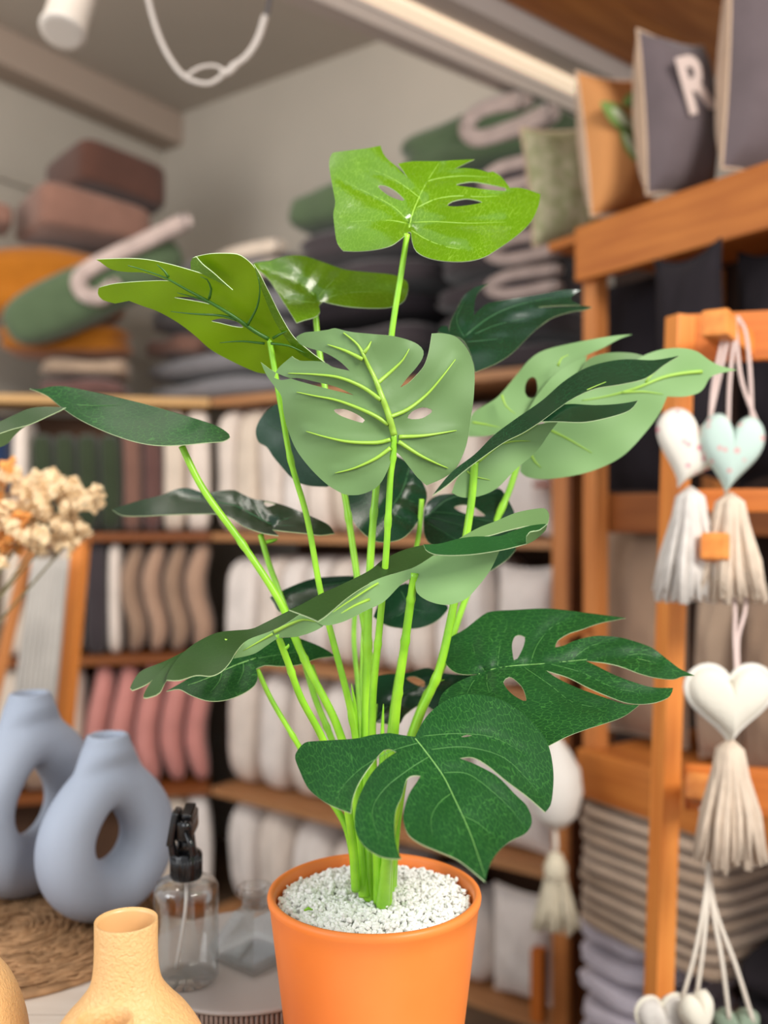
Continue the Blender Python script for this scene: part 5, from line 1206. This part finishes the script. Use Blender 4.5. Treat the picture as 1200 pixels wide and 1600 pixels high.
# leaning display frame with a draped white cloth, behind the blue vases
LF = thing('display_frame', 'narrow orange timber frame leaning behind the blue vases', 'frame', (-0.75, 1.9, 0))
def lf(o): o.parent = LF; o.matrix_parent_inverse = Matrix.Translation(LF.location).inverted(); return o
def bl2(name, p, q, w, d, m):
    p, q = Vector(p), Vector(q); M = (q-p).to_track_quat('Z', 'Y').to_matrix().to_4x4()
    return lf(MB().box((0, 0, 0), (w, d, (q-p).length), None, 0.003).build(name, m, smooth=False, loc=(p+q)/2, rot=M.to_euler()))
def ext(p, q):      # extend to the floor
    d = q-p; t = -p.z/d.z; return p+d*t
a0, a1 = W(127, 838, 2.05), W(98, 1160, 2.0); bl2('upright', a0, ext(a0, a1), 0.036, 0.022, RACK)
b0, b1 = W(50, 838, 2.05), W(-28, 1160, 2.0); bl2('upright', b0, ext(b0, b1), 0.036, 0.022, PINE_V)
bl2('crossbar', W(36, 846, 2.05), W(140, 846, 2.05), 0.03, 0.022, PINE_D)
# cloth with pleats
vs = []; fs = []; nx, nz = 60, 14
for j in range(nz+1):
    t = j/nz; xl = 50+(8-50)*t; xr = 108+(80-108)*t; y = 872+(1180-872)*t
    for i in range(nx+1):
        s = i/nx; P_ = W(xl+(xr-xl)*s, y, 1.985-0.04*t); P_.y += 0.007*math.sin(s*52+t*1.5)*(0.4+t); vs.append(P_)
fs = [(j*(nx+1)+i, j*(nx+1)+i+1, (j+1)*(nx+1)+i+1, (j+1)*(nx+1)+i) for j in range(nz) for i in range(nx)]
o = link('draped_cloth', mesh('draped_cloth', vs, fs), fab('grey_white_pleats', (0.52, 0.48, 0.43))); md = o.modifiers.new('t', 'SOLIDIFY'); md.thickness = 0.003
tag(o, 'white pleated cloth hanging from the leaning orange frame', 'cloth')
o = link('grey_cloth', None, None) if False else None

# ------------------------------------------------------------------ ceiling spot and cable, top left
WP = mat('white_lamp_metal', (0.52, 0.47, 0.42), 0.4, 0.4)
c0 = W(118, 38, 1.8); c1 = W(150, -60, 1.86); ax_ = (c1-c0).normalized(); e0 = W(97, 52, 1.78)
LS = thing('spotlight', 'white cylindrical ceiling spotlight at the top left', 'lamp', e0)
q = ax_.to_track_quat('Z', 'Y').to_euler()
o = MB().lathe([(0.030, 0.0), (0.041, 0.0), (0.043, 0.004), (0.043, 0.010), (0.0405, 0.012), (0.0400, 0.13), (0.036, 0.138), (0.0, 0.14)], 48).build('lamp_housing', WP, LS); o.rotation_euler = q
o = MB().lathe([(0.0, 0.016), (0.030, 0.012), (0.034, 0.0), (0.030, 0.001), (0.026, 0.010), (0, 0.014)], 40).build('reflector', mat('reflector', (0.5, 0.48, 0.45), 0.2, metal=0.6), LS); o.rotation_euler = q
top = ax_*0.14; MB().tube([top, top+Vector((0.02, 0.02, 0.15)), Vector((top.x+0.02, top.y+0.02, CZ-e0.z))], 0.008, 10).build('mounting_rod', WP, LS)
CABM = mat('white_cable', (0.50, 0.44, 0.39), 0.5); 
def cab(name, pts, r, m, parent): return MB().tube(cat3([W(x, y, Y)-Vector(parent.location) for x, y, Y in pts], 8), r, 8).build(name, m, parent)
CBL = thing('hanging_cable', 'white cable hanging in a loop beside the spotlight', 'cable', W(320, 125, 1.55))
cab('cable', [(222, -60, 1.55), (232, 0, 1.55), (248, 55, 1.55), (268, 95, 1.55), (292, 122, 1.55), (325, 131, 1.55), (348, 118, 1.55)], 0.0042, CABM, CBL)
cab('cable', [(292, 118, 1.55), (312, 106, 1.55), (335, 103, 1.55), (350, 110, 1.55)], 0.0032, CABM, CBL)
cab('connector', [(345, 114, 1.55), (356, 113, 1.55), (368, 100, 1.55)], [0.0065]*16+[0.004], CABM, CBL)
cab('cable', [(362, 105, 1.55), (385, 88, 1.55), (403, 60, 1.55), (414, 25, 1.55)], 0.0055, CABM, CBL)
cab('dark_lead', [(413, 30, 1.55), (420, 5, 1.55), (430, -80, 1.55)], 0.004, mat('dark_lead', (0.06, 0.05, 0.05), 0.5), CBL)
